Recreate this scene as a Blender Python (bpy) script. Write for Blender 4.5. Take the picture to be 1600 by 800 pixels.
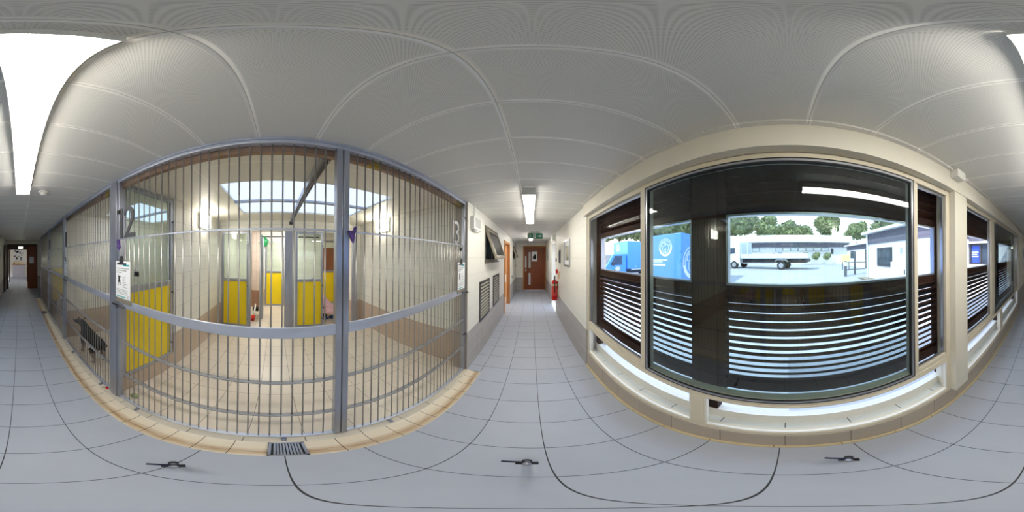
import bpy, bmesh, math, random
from mathutils import Vector, Matrix
for o in list(bpy.data.objects): bpy.data.objects.remove(o, do_unlink=True)
S = bpy.context.scene
COL = S.collection
PI = math.pi
random.seed(7)

# ------------------------------------------------------------------ camera
H = 1.65                                    # eye height
cd = bpy.data.cameras.new('camera'); cam = bpy.data.objects.new('camera', cd); COL.objects.link(cam)
cd.type = 'PANO'
try: cd.panorama_type = 'EQUIRECTANGULAR'
except Exception: pass
try: cd.cycles.panorama_type = 'EQUIRECTANGULAR'
except Exception: pass
cd.clip_start = 0.01; cd.clip_end = 500
yaw = math.radians((830.6 - 800) * .225)
Bm = Matrix(((1, 0, 0), (0, 0, -1), (0, 1, 0)))
Rz = Matrix(((math.cos(yaw), -math.sin(yaw), 0), (math.sin(yaw), math.cos(yaw), 0), (0, 0, 1)))
r_ = math.radians(-.1756); q_ = math.radians(.370)
Ry = Matrix(((math.cos(r_), 0, math.sin(r_)), (0, 1, 0), (-math.sin(r_), 0, math.cos(r_))))
Rx = Matrix(((1, 0, 0), (0, math.cos(q_), -math.sin(q_)), (0, math.sin(q_), math.cos(q_))))
cam.matrix_world = Matrix.Translation((0, 0, H)) @ (Rx @ Ry @ Rz @ Bm).to_4x4()
S.camera = cam

# ------------------------------------------------------------------ light, sky, exposure
W = bpy.data.worlds.new('sky'); S.world = W; W.use_nodes = True
wn = W.node_tree.nodes; wl = W.node_tree.links; wn.clear()
bg = wn.new('ShaderNodeBackground'); wo = wn.new('ShaderNodeOutputWorld')
tc = wn.new('ShaderNodeTexCoord'); sp = wn.new('ShaderNodeSeparateXYZ'); cr = wn.new('ShaderNodeValToRGB')
cr.color_ramp.elements[0].position = 0.0; cr.color_ramp.elements[0].color = (.95, .97, 1, 1)
cr.color_ramp.elements[1].position = .8; cr.color_ramp.elements[1].color = (.62, .78, 1, 1)
wl.new(tc.outputs['Generated'], sp.inputs[0]); wl.new(sp.outputs[2], cr.inputs[0]); wl.new(cr.outputs[0], bg.inputs[0])
bg.inputs[1].default_value = .62
wl.new(bg.outputs[0], wo.inputs[0])
sd = bpy.data.lights.new('sun', 'SUN'); sd.energy = 1.15; sd.angle = .01; sd.color = (1, .96, .9)
sun = bpy.data.objects.new('sun', sd); COL.objects.link(sun)
sun.rotation_euler = Vector((-.42, .6, .85)).to_track_quat('Z', 'Y').to_euler()
LAMP = 7.2          # corridor tube diffusers
BULK = 4.6           # bulkhead lamps in the pens
OPAL = .52           # skylight opal pane
S.view_settings.view_transform = 'Standard'
try: S.view_settings.look = 'None'
except Exception: pass
S.view_settings.gamma = 1.0
S.view_settings.use_curve_mapping = False
S.view_settings.exposure = 2.3
S.cycles.use_denoising = True
S.cycles.max_bounces = 10; S.cycles.diffuse_bounces = 6; S.cycles.glossy_bounces = 6
S.cycles.transparent_max_bounces = 24
S.cycles.sample_clamp_indirect = 6.0
S.cycles.caustics_reflective = False; S.cycles.caustics_refractive = False

# ------------------------------------------------------------------ materials
def lin(c):
    return tuple(((v / 255) / 12.92 if v / 255 <= .04045 else ((v / 255 + .055) / 1.055) ** 2.4) for v in c) + (1,)
def base_mat(name):
    m = bpy.data.materials.new(name); m.use_nodes = True
    return m, m.node_tree.nodes, m.node_tree.links, m.node_tree.nodes['Principled BSDF']
def mat(name, rgb, rough=.5, metal=0., var=.06, scale=12., bump=0., stretch=(1, 1, 1), spec=.5):
    m, n, l, p = base_mat(name)
    p.inputs['Roughness'].default_value = rough; p.inputs['Metallic'].default_value = metal
    p.inputs['Specular IOR Level'].default_value = spec
    c = lin(rgb)
    g = n.new('ShaderNodeNewGeometry'); mp = n.new('ShaderNodeMapping'); mp.inputs['Scale'].default_value = stretch
    nz = n.new('ShaderNodeTexNoise'); nz.inputs['Scale'].default_value = scale; nz.inputs['Detail'].default_value = 4
    l.new(g.outputs['Position'], mp.inputs[0]); l.new(mp.outputs[0], nz.inputs['Vector'])
    r = n.new('ShaderNodeValToRGB')
    r.color_ramp.elements[0].position = .3; r.color_ramp.elements[1].position = .7
    r.color_ramp.elements[0].color = tuple(max(0, v * (1 - var)) for v in c[:3]) + (1,)
    r.color_ramp.elements[1].color = tuple(min(1, v * (1 + var)) for v in c[:3]) + (1,)
    l.new(nz.outputs['Fac'], r.inputs[0]); l.new(r.outputs[0], p.inputs['Base Color'])
    if bump:
        b = n.new('ShaderNodeBump'); b.inputs['Strength'].default_value = bump; b.inputs['Distance'].default_value = .01
        l.new(nz.outputs['Fac'], b.inputs['Height']); l.new(b.outputs[0], p.inputs['Normal'])
    return m
def two(name, rgb1, rgb2, scale, lo=.45, hi=.55, rough=.5, metal=0, stretch=(1, 1, 1), bump=0):
    m = mat(name, rgb1, rough, metal, 0, scale, bump, stretch)
    r = [x for x in m.node_tree.nodes if x.type == 'VALTORGB'][0].color_ramp
    r.elements[0].position = lo; r.elements[1].position = hi
    r.elements[0].color = lin(rgb1); r.elements[1].color = lin(rgb2)
    return m
def mth(n, l, op, a, b=None, c=None):
    x = n.new('ShaderNodeMath'); x.operation = op
    for i, v in enumerate((a, b, c)):
        if v is None: continue
        if isinstance(v, (int, float)): x.inputs[i].default_value = v
        else: l.new(v, x.inputs[i])
    return x.outputs[0]
def tiled(name, rgb, grout, axes, rough=.35, gw=.004, var=.03, bump=.25, stag=False, noise=.05, split=None, spec=.5):
    """axes: ((axis, pitch, offset), ...) in world metres; split: (z, rgb below)"""
    m, n, l, p = base_mat(name)
    p.inputs['Roughness'].default_value = rough; p.inputs['Specular IOR Level'].default_value = spec
    g = n.new('ShaderNodeNewGeometry'); s = n.new('ShaderNodeSeparateXYZ'); l.new(g.outputs['Position'], s.inputs[0])
    mask = None; ids = []
    row = None
    for k, (ax, pitch, off) in enumerate(axes):
        u = mth(n, l, 'DIVIDE', mth(n, l, 'SUBTRACT', s.outputs['XYZ'.index(ax)], off), pitch)
        if stag and k == 1:
            u = mth(n, l, 'ADD', u, mth(n, l, 'MULTIPLY', mth(n, l, 'MODULO', mth(n, l, 'ADD', row, 100), 2), .5))
        fl = mth(n, l, 'FLOOR', u); ids.append(fl)
        if k == 0: row = fl
        fr = mth(n, l, 'SUBTRACT', u, fl)
        d = mth(n, l, 'ABSOLUTE', mth(n, l, 'SUBTRACT', fr, .5))
        mk = mth(n, l, 'GREATER_THAN', d, .5 - gw / pitch / 2)
        mask = mk if mask is None else mth(n, l, 'MAXIMUM', mask, mk)
    wnz = n.new('ShaderNodeTexWhiteNoise'); wnz.noise_dimensions = '2D'
    cb = n.new('ShaderNodeCombineXYZ'); l.new(ids[0], cb.inputs[0])
    if len(ids) > 1: l.new(ids[1], cb.inputs[1])
    l.new(cb.outputs[0], wnz.inputs['Vector'])
    nz = n.new('ShaderNodeTexNoise'); nz.inputs['Scale'].default_value = 6; nz.inputs['Detail'].default_value = 5
    l.new(g.outputs['Position'], nz.inputs['Vector'])
    f = mth(n, l, 'ADD', mth(n, l, 'MULTIPLY', wnz.outputs[0], var * 2), mth(n, l, 'MULTIPLY', nz.outputs['Fac'], noise * 2))
    f = mth(n, l, 'ADD', f, 1 - var - noise)
    mix = n.new('ShaderNodeMix'); mix.data_type = 'RGBA'; mix.blend_type = 'MULTIPLY'; mix.inputs[0].default_value = 1
    if split:
        zs, low = split
        sm = n.new('ShaderNodeMix'); sm.data_type = 'RGBA'
        l.new(mth(n, l, 'LESS_THAN', s.outputs[2], zs), sm.inputs[0])
        sm.inputs[6].default_value = lin(rgb); sm.inputs[7].default_value = lin(low); l.new(sm.outputs[2], mix.inputs[6])
    else: mix.inputs[6].default_value = lin(rgb)
    cc = n.new('ShaderNodeCombineColor')
    for i in range(3): l.new(f, cc.inputs[i])
    l.new(cc.outputs[0], mix.inputs[7])
    m2 = n.new('ShaderNodeMix'); m2.data_type = 'RGBA'; l.new(mask, m2.inputs[0]); l.new(mix.outputs[2], m2.inputs[6])
    m2.inputs[7].default_value = lin(grout)
    l.new(m2.outputs[2], p.inputs['Base Color'])
    b = n.new('ShaderNodeBump'); b.inputs['Strength'].default_value = bump; b.inputs['Distance'].default_value = .004
    l.new(mth(n, l, 'SUBTRACT', 1, mask), b.inputs['Height']); l.new(b.outputs[0], p.inputs['Normal'])
    return m
def emit(name, rgb, strength):
    m, n, l, p = base_mat(name)
    p.inputs['Base Color'].default_value = lin(rgb); p.inputs['Emission Color'].default_value = lin(rgb)
    p.inputs['Emission Strength'].default_value = strength
    return m
def glassy(name, r0, tint=(255, 255, 255), power=5.):
    m = bpy.data.materials.new(name); m.use_nodes = True; n = m.node_tree.nodes; l = m.node_tree.links; n.clear()
    o = n.new('ShaderNodeOutputMaterial'); mx = n.new('ShaderNodeMixShader'); t = n.new('ShaderNodeBsdfTransparent'); g = n.new('ShaderNodeBsdfGlossy')
    g.inputs['Roughness'].default_value = 0.0; t.inputs[0].default_value = lin(tint)
    lw = n.new('ShaderNodeLayerWeight'); lw.inputs[0].default_value = .5
    f = mth(n, l, 'ADD', r0, mth(n, l, 'MULTIPLY', mth(n, l, 'POWER', lw.outputs['Facing'], power), 1 - r0))
    l.new(f, mx.inputs[0]); l.new(t.outputs[0], mx.inputs[1]); l.new(g.outputs[0], mx.inputs[2]); l.new(mx.outputs[0], o.inputs[0])
    return m

M = {}
M['floor'] = tiled('grey floor tiles', (172, 178, 192), (56, 56, 60), (('X', .3265, .06), ('Y', .3255, .044)), rough=.45, gw=.0045, var=.02, spec=.3)
M['pen_floor'] = tiled('beige pen floor tiles', (216, 205, 192), (120, 110, 102), (('X', .30, -2.04), ('Y', .302, .465)), rough=.3, gw=.004, var=.03)
M['border'] = tiled('pale border tiles', (214, 206, 192), (95, 85, 72), (('Y', .302, .155),), rough=.3, gw=.005)
M['wall'] = tiled('white painted block', (230, 229, 222), (212, 209, 200), (('Z', .225, .06), ('Y', .45, .1)), rough=.4, gw=.005, var=.008, bump=.12, stag=True, noise=.02, split=(.64, (172, 168, 168)))
M['wall_end'] = tiled('white painted end block', (230, 228, 218), (214, 210, 200), (('Z', .225, .06), ('X', .45, .1)), rough=.4, gw=.005, var=.008, bump=.12, stag=True, noise=.02, split=(.64, (168, 164, 162)))
M['pen_wall_x'] = tiled('pen wall along', (226, 224, 216), (190, 186, 178), (('Z', .225, .06), ('X', .45, .1)), rough=.4, gw=.005, var=.01, bump=.15, stag=True, noise=.03, split=(.58, (188, 168, 150)))
M['pen_wall_y'] = tiled('pen wall across', (226, 224, 216), (190, 186, 178), (('Z', .225, .06), ('Y', .45, .1)), rough=.4, gw=.005, var=.01, bump=.15, stag=True, noise=.03, split=(.58, (188, 168, 150)))
M['pier'] = tiled('pier tile', (190, 181, 170), (150, 140, 130), (('Z', .30, 0),), rough=.4, gw=.006, split=(.64, (172, 158, 148)))
M['pillar'] = tiled('beige pillar tile', (206, 188, 176), (160, 140, 128), (('Z', .30, -.05), ('Y', .15, 0)), rough=.4, gw=.006, split=(.55, (150, 112, 92)))
M['kerb'] = tiled('beige kerb tile', (176, 164, 150), (110, 98, 84), (('Y', .30, .02),), rough=.35, gw=.005, var=.03)
M['coving'] = tiled('yellowed coving strip', (200, 186, 150), (130, 112, 80), (('Y', .30, .07),), rough=.45, gw=.005)
M['sill'] = tiled('white sill tile', (214, 220, 220), (96, 96, 96), (('Y', .33, .02),), rough=.25, gw=.006)
M['plaster'] = mat('cream plaster', (222, 218, 206), .55, var=.02, scale=5)
M['white'] = mat('white paint', (232, 230, 224), .45, var=.02)
M['white_pl'] = mat('white plastic', (226, 226, 222), .35, var=.01)
M['frame'] = mat('cream window frame', (214, 206, 188), .4, var=.02)
M['alu'] = mat('silver aluminium', (178, 182, 190), .3, .85, var=.05)
M['gasket'] = mat('black gasket', (22, 22, 24), .6, var=.1)
M['steel'] = mat('brushed galvanised steel', (164, 168, 180), .34, .75, var=.12, scale=9, stretch=(1, 1, .25))
M['rail'] = mat('galvanised flat rail', (190, 196, 212), .38, .6, var=.1, scale=14, stretch=(1, .3, 1))
M['dull_rail'] = mat('dull galvanised strip', (150, 150, 154), .55, .5, var=.12, scale=14)
M['bar'] = mat('steel bar', (164, 162, 160), .3, .7, var=.1, scale=20)
M['dark_steel'] = mat('dark steel', (84, 84, 88), .4, .7, var=.1)
M['digit'] = mat('grey cut steel digit', (74, 74, 80), .45, .0, var=.08)
M['yellow'] = mat('yellow panel', (232, 204, 20), .4, var=.03, scale=4)
M['black'] = mat('black plastic', (18, 18, 20), .45, var=.1)
M['bulkhead'] = two('bronze head channel with painted reflections', (148, 122, 104), (160, 136, 50), 2.6, .56, .60, .4, .3)  # yellow reflections in the metal are painted in as noise patches
M['timber'] = mat('dark brown stained timber', (48, 28, 20), .7, var=.35, scale=18, stretch=(1, .15, 1), bump=.2, spec=.2)
M['door_wood'] = mat('red brown door veneer', (128, 62, 24), .4, var=.18, scale=10, stretch=(3, 3, .25))
M['frame_wood'] = mat('light brown timber trim', (178, 118, 62), .45, var=.12, scale=10, stretch=(3, 3, .25))
M['dark_door'] = mat('dark brown door leaf', (52, 30, 18), .4, var=.2, scale=10, stretch=(3, 3, .25))
M['paper'] = mat('white paper', (238, 240, 244), .7, var=.01)
M['ink'] = mat('grey print', (120, 122, 130), .8, var=.05)
M['ink_black'] = mat('black print', (20, 20, 22), .8, var=.05)
M['teal'] = mat('teal print', (70, 176, 184), .7, var=.05)
M['board'] = mat('grey brown clipboard', (132, 126, 116), .5, var=.1, scale=40)
M['green'] = mat('green sign face', (12, 128, 92), .4, var=.03)
M['green_bag'] = mat('green plastic', (20, 128, 70), .4, var=.15)
M['red'] = mat('red enamel', (206, 28, 26), .25, var=.03)
M['cream_label'] = mat('cream label', (226, 208, 170), .6, var=.03)
M['purple'] = mat('purple fabric', (84, 60, 130), .8, var=.4, scale=60)
M['glass_clear'] = glassy('clear glass', .002, power=8.)
M['glass_sash'] = glassy('double glazed reflective glass', .055, (226, 236, 236), 4.)
M['glass_door'] = glassy('door glass', .05, (238, 246, 242))
M['glass_small'] = glassy('small pane glass', .30, (170, 180, 180))
M['tube'] = emit('lit opal diffuser', (255, 250, 238), LAMP)
M['tube_bright'] = emit('brightly lit opal diffuser', (255, 252, 244), LAMP * 2.2)
M['bulk_lamp'] = emit('lit bulkhead diffuser', (255, 251, 236), BULK)
M['asphalt'] = mat('pale worn tarmac', (176, 180, 190), .9, var=.06, scale=1.2)
M['paving'] = mat('pale concrete paving', (206, 208, 214), .85, var=.04, scale=3)
M['gravel'] = mat('pebble strip', (150, 138, 126), .9, var=.5, scale=60, bump=.6)
M['render'] = mat('white render', (236, 238, 244), .8, var=.02)
M['cladding'] = tiled('grey brown board cladding', (104, 104, 122), (70, 70, 84), (('Z', .16, 0),), rough=.7, gw=.012, var=.06)
M['fascia'] = mat('white roof fascia', (240, 240, 242), .5, var=.02)
M['blue'] = mat('light blue van body', (84, 152, 238), .35, var=.03, scale=3)
M['white_truck'] = mat('white truck paint', (240, 242, 246), .3, var=.02)
M['tyre'] = mat('black tyre', (52, 52, 56), .85, var=.15)
M['hub'] = mat('grey wheel hub', (186, 188, 192), .4, .4, var=.1)
M['chassis'] = mat('dark chassis', (62, 64, 72), .6, var=.15)
M['pale_blue'] = mat('pale blue board', (222, 236, 242), .4, var=.03)
M['win_dark'] = mat('dark window glass', (70, 82, 96), .1, .0, var=.3, scale=4)
M['win_frame'] = mat('dark window frame', (70, 70, 80), .5, var=.05)
M['leaf'] = mat('tree leaves', (112, 134, 116), .7, var=.55, scale=.9)
M['leaf2'] = mat('pale leaves', (128, 140, 100), .7, var=.5, scale=1.5)
M['trunk'] = mat('bark', (92, 76, 60), .9, var=.3)
M['bollard'] = mat('grey bollard', (92, 96, 108), .6, var=.1)
M['sign_y'] = mat('pale yellow sign', (238, 224, 160), .6, var=.03)
M['dog_black'] = two('black and tan coat', (26, 26, 30), (92, 78, 70), 7, .56, .68, .8, bump=.4)
M['dog_tan'] = mat('grey tan coat', (150, 130, 116), .8, var=.25, scale=40, bump=.3)
M['dog_white'] = mat('white coat', (222, 212, 212), .8, var=.08, scale=30, bump=.3)
M['pink'] = two('pink patterned cloth', (226, 168, 190), (240, 214, 222), 45, .45, .55, .85)
M['navy'] = mat('navy cloth', (28, 34, 62), .85, var=.2)
M['blue_shoe'] = mat('blue shoe', (40, 66, 140), .6, var=.2, scale=30)
M['skin'] = mat('skin', (214, 160, 132), .55, var=.05)
M['hair'] = mat('dark hair', (48, 34, 28), .7, var=.3, scale=40)
M['picture'] = two('dim landscape print', (104, 112, 84), (190, 186, 170), 6, .4, .6, .5)
M['picture2'] = two('pale notice print', (206, 214, 226), (120, 136, 160), 22, .5, .56, .6)
M['notices'] = mat('notice board backing', (226, 228, 234), .8, var=.03)
M['banner'] = mat('blue banner', (62, 92, 206), .6, var=.05)

def ceiling_mat():
    m, n, l, p = base_mat('perforated metal ceiling planks')
    p.inputs['Roughness'].default_value = .5
    g = n.new('ShaderNodeNewGeometry'); s = n.new('ShaderNodeSeparateXYZ'); l.new(g.outputs['Position'], s.inputs[0])
    X, Y = s.outputs[0], s.outputs[1]
    def joint(c, pitch, off, w):
        u = mth(n, l, 'DIVIDE', mth(n, l, 'SUBTRACT', c, off), pitch); fr = mth(n, l, 'FRACT', u)
        d = mth(n, l, 'MULTIPLY', mth(n, l, 'ABSOLUTE', mth(n, l, 'SUBTRACT', fr, .5)), pitch)
        return mth(n, l, 'SUBTRACT', pitch / 2, d)          # metres to the joint
    jx = joint(Y, .29, -.088, 0); jy = joint(X, 6.0, -.112, 0)
    d = mth(n, l, 'MINIMUM', jx, jy)
    dark = mth(n, l, 'LESS_THAN', d, .0014); light = mth(n, l, 'LESS_THAN', d, .010)
    sx = mth(n, l, 'SINE', mth(n, l, 'MULTIPLY', X, 2 * PI / .0075)); sy = mth(n, l, 'SINE', mth(n, l, 'MULTIPLY', Y, 2 * PI / .0075))
    hole = mth(n, l, 'MULTIPLY', mth(n, l, 'GREATER_THAN', mth(n, l, 'MULTIPLY', sx, sy), .35), mth(n, l, 'GREATER_THAN', d, .014))
    f = mth(n, l, 'SUBTRACT', 1, mth(n, l, 'MULTIPLY', hole, .28))
    f = mth(n, l, 'ADD', f, mth(n, l, 'MULTIPLY', light, .22))
    f = mth(n, l, 'SUBTRACT', f, mth(n, l, 'MULTIPLY', dark, .5))
    cc = n.new('ShaderNodeCombineColor')
    b = lin((224, 223, 220))
    for i in range(3): l.new(mth(n, l, 'MULTIPLY', f, b[i]), cc.inputs[i])
    l.new(cc.outputs[0], p.inputs['Base Color'])
    bp = n.new('ShaderNodeBump'); bp.inputs['Strength'].default_value = .5; bp.inputs['Distance'].default_value = .006
    l.new(mth(n, l, 'MINIMUM', d, .010), bp.inputs['Height']); bp.inputs['Distance'].default_value = 1.0
    l.new(bp.outputs[0], p.inputs['Normal'])
    return m
M['ceiling'] = ceiling_mat()
M['pen_ceiling'] = tiled('pen ceiling panels', (226, 224, 214), (240, 238, 230), (('X', .60, -1.15), ('Y', 1.9, -.62)), rough=.5, gw=.010, var=.01, bump=.1, noise=.02)
def gutter_mat():
    m, n, l, p = base_mat('stained gutter tile')
    p.inputs['Roughness'].default_value = .3
    g = n.new('ShaderNodeNewGeometry'); s = n.new('ShaderNodeSeparateXYZ'); l.new(g.outputs['Position'], s.inputs[0])
    nz = n.new('ShaderNodeTexNoise'); nz.inputs['Scale'].default_value = 1; nz.inputs['Detail'].default_value = 6
    mp = n.new('ShaderNodeMapping'); mp.inputs['Scale'].default_value = (55, 5, 1); l.new(g.outputs['Position'], mp.inputs[0]); l.new(mp.outputs[0], nz.inputs['Vector'])
    x = mth(n, l, 'DIVIDE', mth(n, l, 'ADD', s.outputs[0], .745), .159)          # 0 at the pen side .. 1 at the corridor side
    band = mth(n, l, 'SUBTRACT', 1, mth(n, l, 'ABSOLUTE', mth(n, l, 'DIVIDE', mth(n, l, 'SUBTRACT', x, .72), .36)))
    f = mth(n, l, 'MULTIPLY', mth(n, l, 'MAXIMUM', band, 0), mth(n, l, 'MULTIPLY', nz.outputs['Fac'], 1.5))
    r = n.new('ShaderNodeValToRGB'); r.color_ramp.elements[0].color = lin((224, 212, 192)); r.color_ramp.elements[1].color = lin((164, 126, 80))
    r.color_ramp.elements[0].position = .1; r.color_ramp.elements[1].position = .95
    l.new(f, r.inputs[0])
    u = mth(n, l, 'FRACT', mth(n, l, 'DIVIDE', mth(n, l, 'SUBTRACT', s.outputs[1], -.02), .1575))
    mk = mth(n, l, 'GREATER_THAN', mth(n, l, 'ABSOLUTE', mth(n, l, 'SUBTRACT', u, .5)), .5 - .014)
    mx = n.new('ShaderNodeMix'); mx.data_type = 'RGBA'; l.new(mk, mx.inputs[0]); l.new(r.outputs[0], mx.inputs[6]); mx.inputs[7].default_value = lin((70, 58, 44))
    l.new(mx.outputs[2], p.inputs['Base Color'])
    return m
M['gutter'] = gutter_mat()
def opal_mat():
    m = bpy.data.materials.new('opal skylight pane'); m.use_nodes = True; n = m.node_tree.nodes; l = m.node_tree.links; n.clear()
    o = n.new('ShaderNodeOutputMaterial'); t = n.new('ShaderNodeBsdfTranslucent'); t.inputs[0].default_value = (OPAL, OPAL * 1.04, OPAL * 1.1, 1)
    l.new(t.outputs[0], o.inputs[0]); return m
M['opal'] = opal_mat()

# ------------------------------------------------------------------ helpers
def NB(): return bmesh.new()
def bx(bm, x0, x1, y0, y1, z0, z1):
    if x0 > x1: x0, x1 = x1, x0
    if y0 > y1: y0, y1 = y1, y0
    if z0 > z1: z0, z1 = z1, z0
    v = [bm.verts.new(p) for p in ((x0, y0, z0), (x1, y0, z0), (x1, y1, z0), (x0, y1, z0), (x0, y0, z1), (x1, y0, z1), (x1, y1, z1), (x0, y1, z1))]
    for f in ((0, 3, 2, 1), (4, 5, 6, 7), (0, 1, 5, 4), (1, 2, 6, 5), (2, 3, 7, 6), (3, 0, 4, 7)): bm.faces.new([v[i] for i in f])
    return bm
def box(*a): return bx(NB(), *a)
def cyl(bm, p, q, r, r2=None, n=12):
    p, q = Vector(p), Vector(q); d = (q - p).normalized(); r2 = r if r2 is None else r2
    a = d.orthogonal().normalized(); b = d.cross(a)
    A = [bm.verts.new(p + (a * math.cos(t) + b * math.sin(t)) * r) for t in [2 * PI * k / n for k in range(n)]]
    Bv = [bm.verts.new(q + (a * math.cos(t) + b * math.sin(t)) * r2) for t in [2 * PI * k / n for k in range(n)]]
    for k in range(n): bm.faces.new((A[k], A[(k + 1) % n], Bv[(k + 1) % n], Bv[k]))
    bm.faces.new(A[::-1]); bm.faces.new(Bv)
    return bm
def tube(bm, pts, r, n=8):
    pts = [Vector(p) for p in pts]; rings = []
    for i, p in enumerate(pts):
        d = (pts[min(i + 1, len(pts) - 1)] - pts[max(i - 1, 0)]).normalized()
        a = d.orthogonal().normalized() if not rings else (rings[-1][1] - d * rings[-1][1].dot(d)).normalized()
        b = d.cross(a); rr = r[i] if isinstance(r, (list, tuple)) else r
        rings.append(([bm.verts.new(p + (a * math.cos(2 * PI * k / n) + b * math.sin(2 * PI * k / n)) * rr) for k in range(n)], a))
    for (A, _), (Bv, _) in zip(rings, rings[1:]):
        for k in range(n): bm.faces.new((A[k], A[(k + 1) % n], Bv[(k + 1) % n], Bv[k]))
    bm.faces.new(rings[0][0][::-1]); bm.faces.new(rings[-1][0])
    return bm
def prism(bm, pts, d):
    """pts: 3-D polygon, extruded by vector d"""
    A = [bm.verts.new(Vector(p)) for p in pts]; Bv = [bm.verts.new(Vector(p) + Vector(d)) for p in pts]; n = len(pts)
    bm.faces.new(A[::-1]); bm.faces.new(Bv)
    for k in range(n): bm.faces.new((A[k], A[(k + 1) % n], Bv[(k + 1) % n], Bv[k]))
    return bm
def ball(bm, c, r, sc=(1, 1, 1), sub=2):
    g = bmesh.ops.create_icosphere(bm, subdivisions=sub, radius=r)
    for v in g['verts']: v.co = Vector((v.co.x * sc[0], v.co.y * sc[1], v.co.z * sc[2])) + Vector(c)
    return bm
def wloc(o):
    v = Vector((0, 0, 0))
    while o is not None: v += o.location; o = o.parent
    return v
def tag(o, label=None, cat=None, group=None, kind=None):
    for k, v in (('label', label), ('category', cat), ('group', group), ('kind', kind)):
        if v: o[k] = v
    return o
def T(name, label, cat, loc=(0, 0, 0), group=None, kind=None):
    o = bpy.data.objects.new(name, None); o.empty_display_size = .05; COL.objects.link(o); o.location = loc
    return tag(o, label, cat, group, kind)
def O(name, bm, m, parent=None, bevel=0, smooth=False, label=None, cat=None, group=None, kind=None):
    bmesh.ops.recalc_face_normals(bm, faces=bm.faces[:])
    if parent is not None: off = wloc(parent)
    else:
        xs = [v.co for v in bm.verts]
        off = Vector(((min(c.x for c in xs) + max(c.x for c in xs)) / 2, (min(c.y for c in xs) + max(c.y for c in xs)) / 2, min(c.z for c in xs)))
    for v in bm.verts: v.co -= off
    me = bpy.data.meshes.new(name); bm.to_mesh(me); bm.free(); me.materials.append(M[m] if isinstance(m, str) else m)
    if smooth:
        for f in me.polygons: f.use_smooth = True
    o = bpy.data.objects.new(name, me); COL.objects.link(o)
    if parent is not None: o.parent = parent
    else: o.location = off
    if bevel:
        b = o.modifiers.new('bevel', 'BEVEL'); b.width = bevel; b.segments = 2; b.limit_method = 'ANGLE'
    return tag(o, label, cat, group, kind)
def dup(root, offset, label=None, group=None):
    r = root.copy(); COL.objects.link(r); r.location = root.location + Vector(offset)
    if label: r['label'] = label
    if group: r['group'] = group
    for ch in list(root.children):
        c = ch.copy(); COL.objects.link(c); c.parent = r
        for g in list(ch.children):
            d = g.copy(); COL.objects.link(d); d.parent = c
    return r
def struct(name, bm, m, label, cat, **k): return O(name, bm, m, label=label, cat=cat, kind='structure', **k)
def textbm(bm, s, size, ext, org, right, up, align='LEFT'):
    cu = bpy.data.curves.new('t', 'FONT'); cu.body = s; cu.size = size; cu.extrude = ext; cu.align_x = align
    to = bpy.data.objects.new('t', cu); COL.objects.link(to)
    me = bpy.data.meshes.new_from_object(to.evaluated_get(bpy.context.evaluated_depsgraph_get()))
    R, U = Vector(right), Vector(up); N = R.cross(U)
    mt = Matrix((R, U, N)).transposed().to_4x4(); mt.translation = Vector(org)
    me.transform(mt); bm.from_mesh(me)
    bpy.data.objects.remove(to, do_unlink=True); bpy.data.curves.remove(cu); bpy.data.meshes.remove(me)
    return bm
def ribbon(bm, pts, w, org, right, up, th=.01):
    """a flat painted stroke: 2-D points on the plane org + right*u + up*v, with thickness th along the normal"""
    R, U, Og = Vector(right), Vector(up), Vector(org); N = R.cross(U) * th
    P2 = [Vector(p) for p in pts]; L = []; Rr = []
    for i, p in enumerate(P2):
        d = (P2[min(i + 1, len(P2) - 1)] - P2[max(i - 1, 0)])
        if d.length < 1e-9: d = Vector((1, 0))
        d.normalize(); nn = Vector((-d.y, d.x)) * (w / 2)
        L.append(p + nn); Rr.append(p - nn)
    to3 = lambda p: Og + R * p.x + U * p.y
    for i in range(len(P2) - 1):
        q = [to3(L[i]), to3(L[i + 1]), to3(Rr[i + 1]), to3(Rr[i])]
        prism(bm, q, N)
    return bm
def arc(cx, cy, r, a0, a1, n=20, ry=None):
    ry = r if ry is None else ry
    return [(cx + r * math.cos(math.radians(a0 + (a1 - a0) * k / n)), cy + ry * math.sin(math.radians(a0 + (a1 - a0) * k / n))) for k in range(n + 1)]
def frame_rect(bm, axis, at0, at1, a0, a1, b0, b1, w):
    """rectangular ring; axis 'x': a=y, b=z; axis 'y': a=x, b=z"""
    def q(u0, u1, v0, v1):
        if axis == 'x': bx(bm, at0, at1, u0, u1, v0, v1)
        else: bx(bm, u0, u1, at0, at1, v0, v1)
    q(a0, a0 + w, b0, b1); q(a1 - w, a1, b0, b1); q(a0 + w, a1 - w, b0, b0 + w); q(a0 + w, a1 - w, b1 - w, b1)
    return bm

# ------------------------------------------------------------------ room shell
C = 2.353
XF = -.81            # plane of the bars
struct('floor', box(-.586, .70, -12.2, 9.0, -.15, 0), 'floor', 'grey square tiled corridor floor', 'floor')
g = NB()
prof = [(-.745, 0), (-.725, -.006), (-.70, -.011), (-.665, -.013), (-.63, -.011), (-.605, -.006), (-.586, 0)]
prism(g, [(x, -6.1, z) for x, z in prof] + [(-.586, -6.1, -.15), (-.745, -6.1, -.15)], (0, 7.95, 0))
struct('trim_1', g, 'gutter', 'brown stained beige drainage gutter along the foot of the barred pens', 'gutter')
struct('trim_2', box(-.80, -.745, -6.1, 1.85, -.15, 0), 'border', 'pale strip of border tiles between gutter and bars', 'tiles')
struct('floor_pens', box(-5.3, -.80, -6.2, 3.3, -.15, 0), 'pen_floor', 'beige tiled floor inside the dog pens', 'floor')
struct('floor_side', box(-1.3, -.586, -12.2, -6.1, -.15, 0), 'floor', 'dim floor tiles beside the far end of the pens', 'floor')
struct('floor_end', box(-.77, -.586, 1.85, 9.0, -.15, 0), 'floor', 'floor tiles along the white wall with the vents', 'floor')
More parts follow.
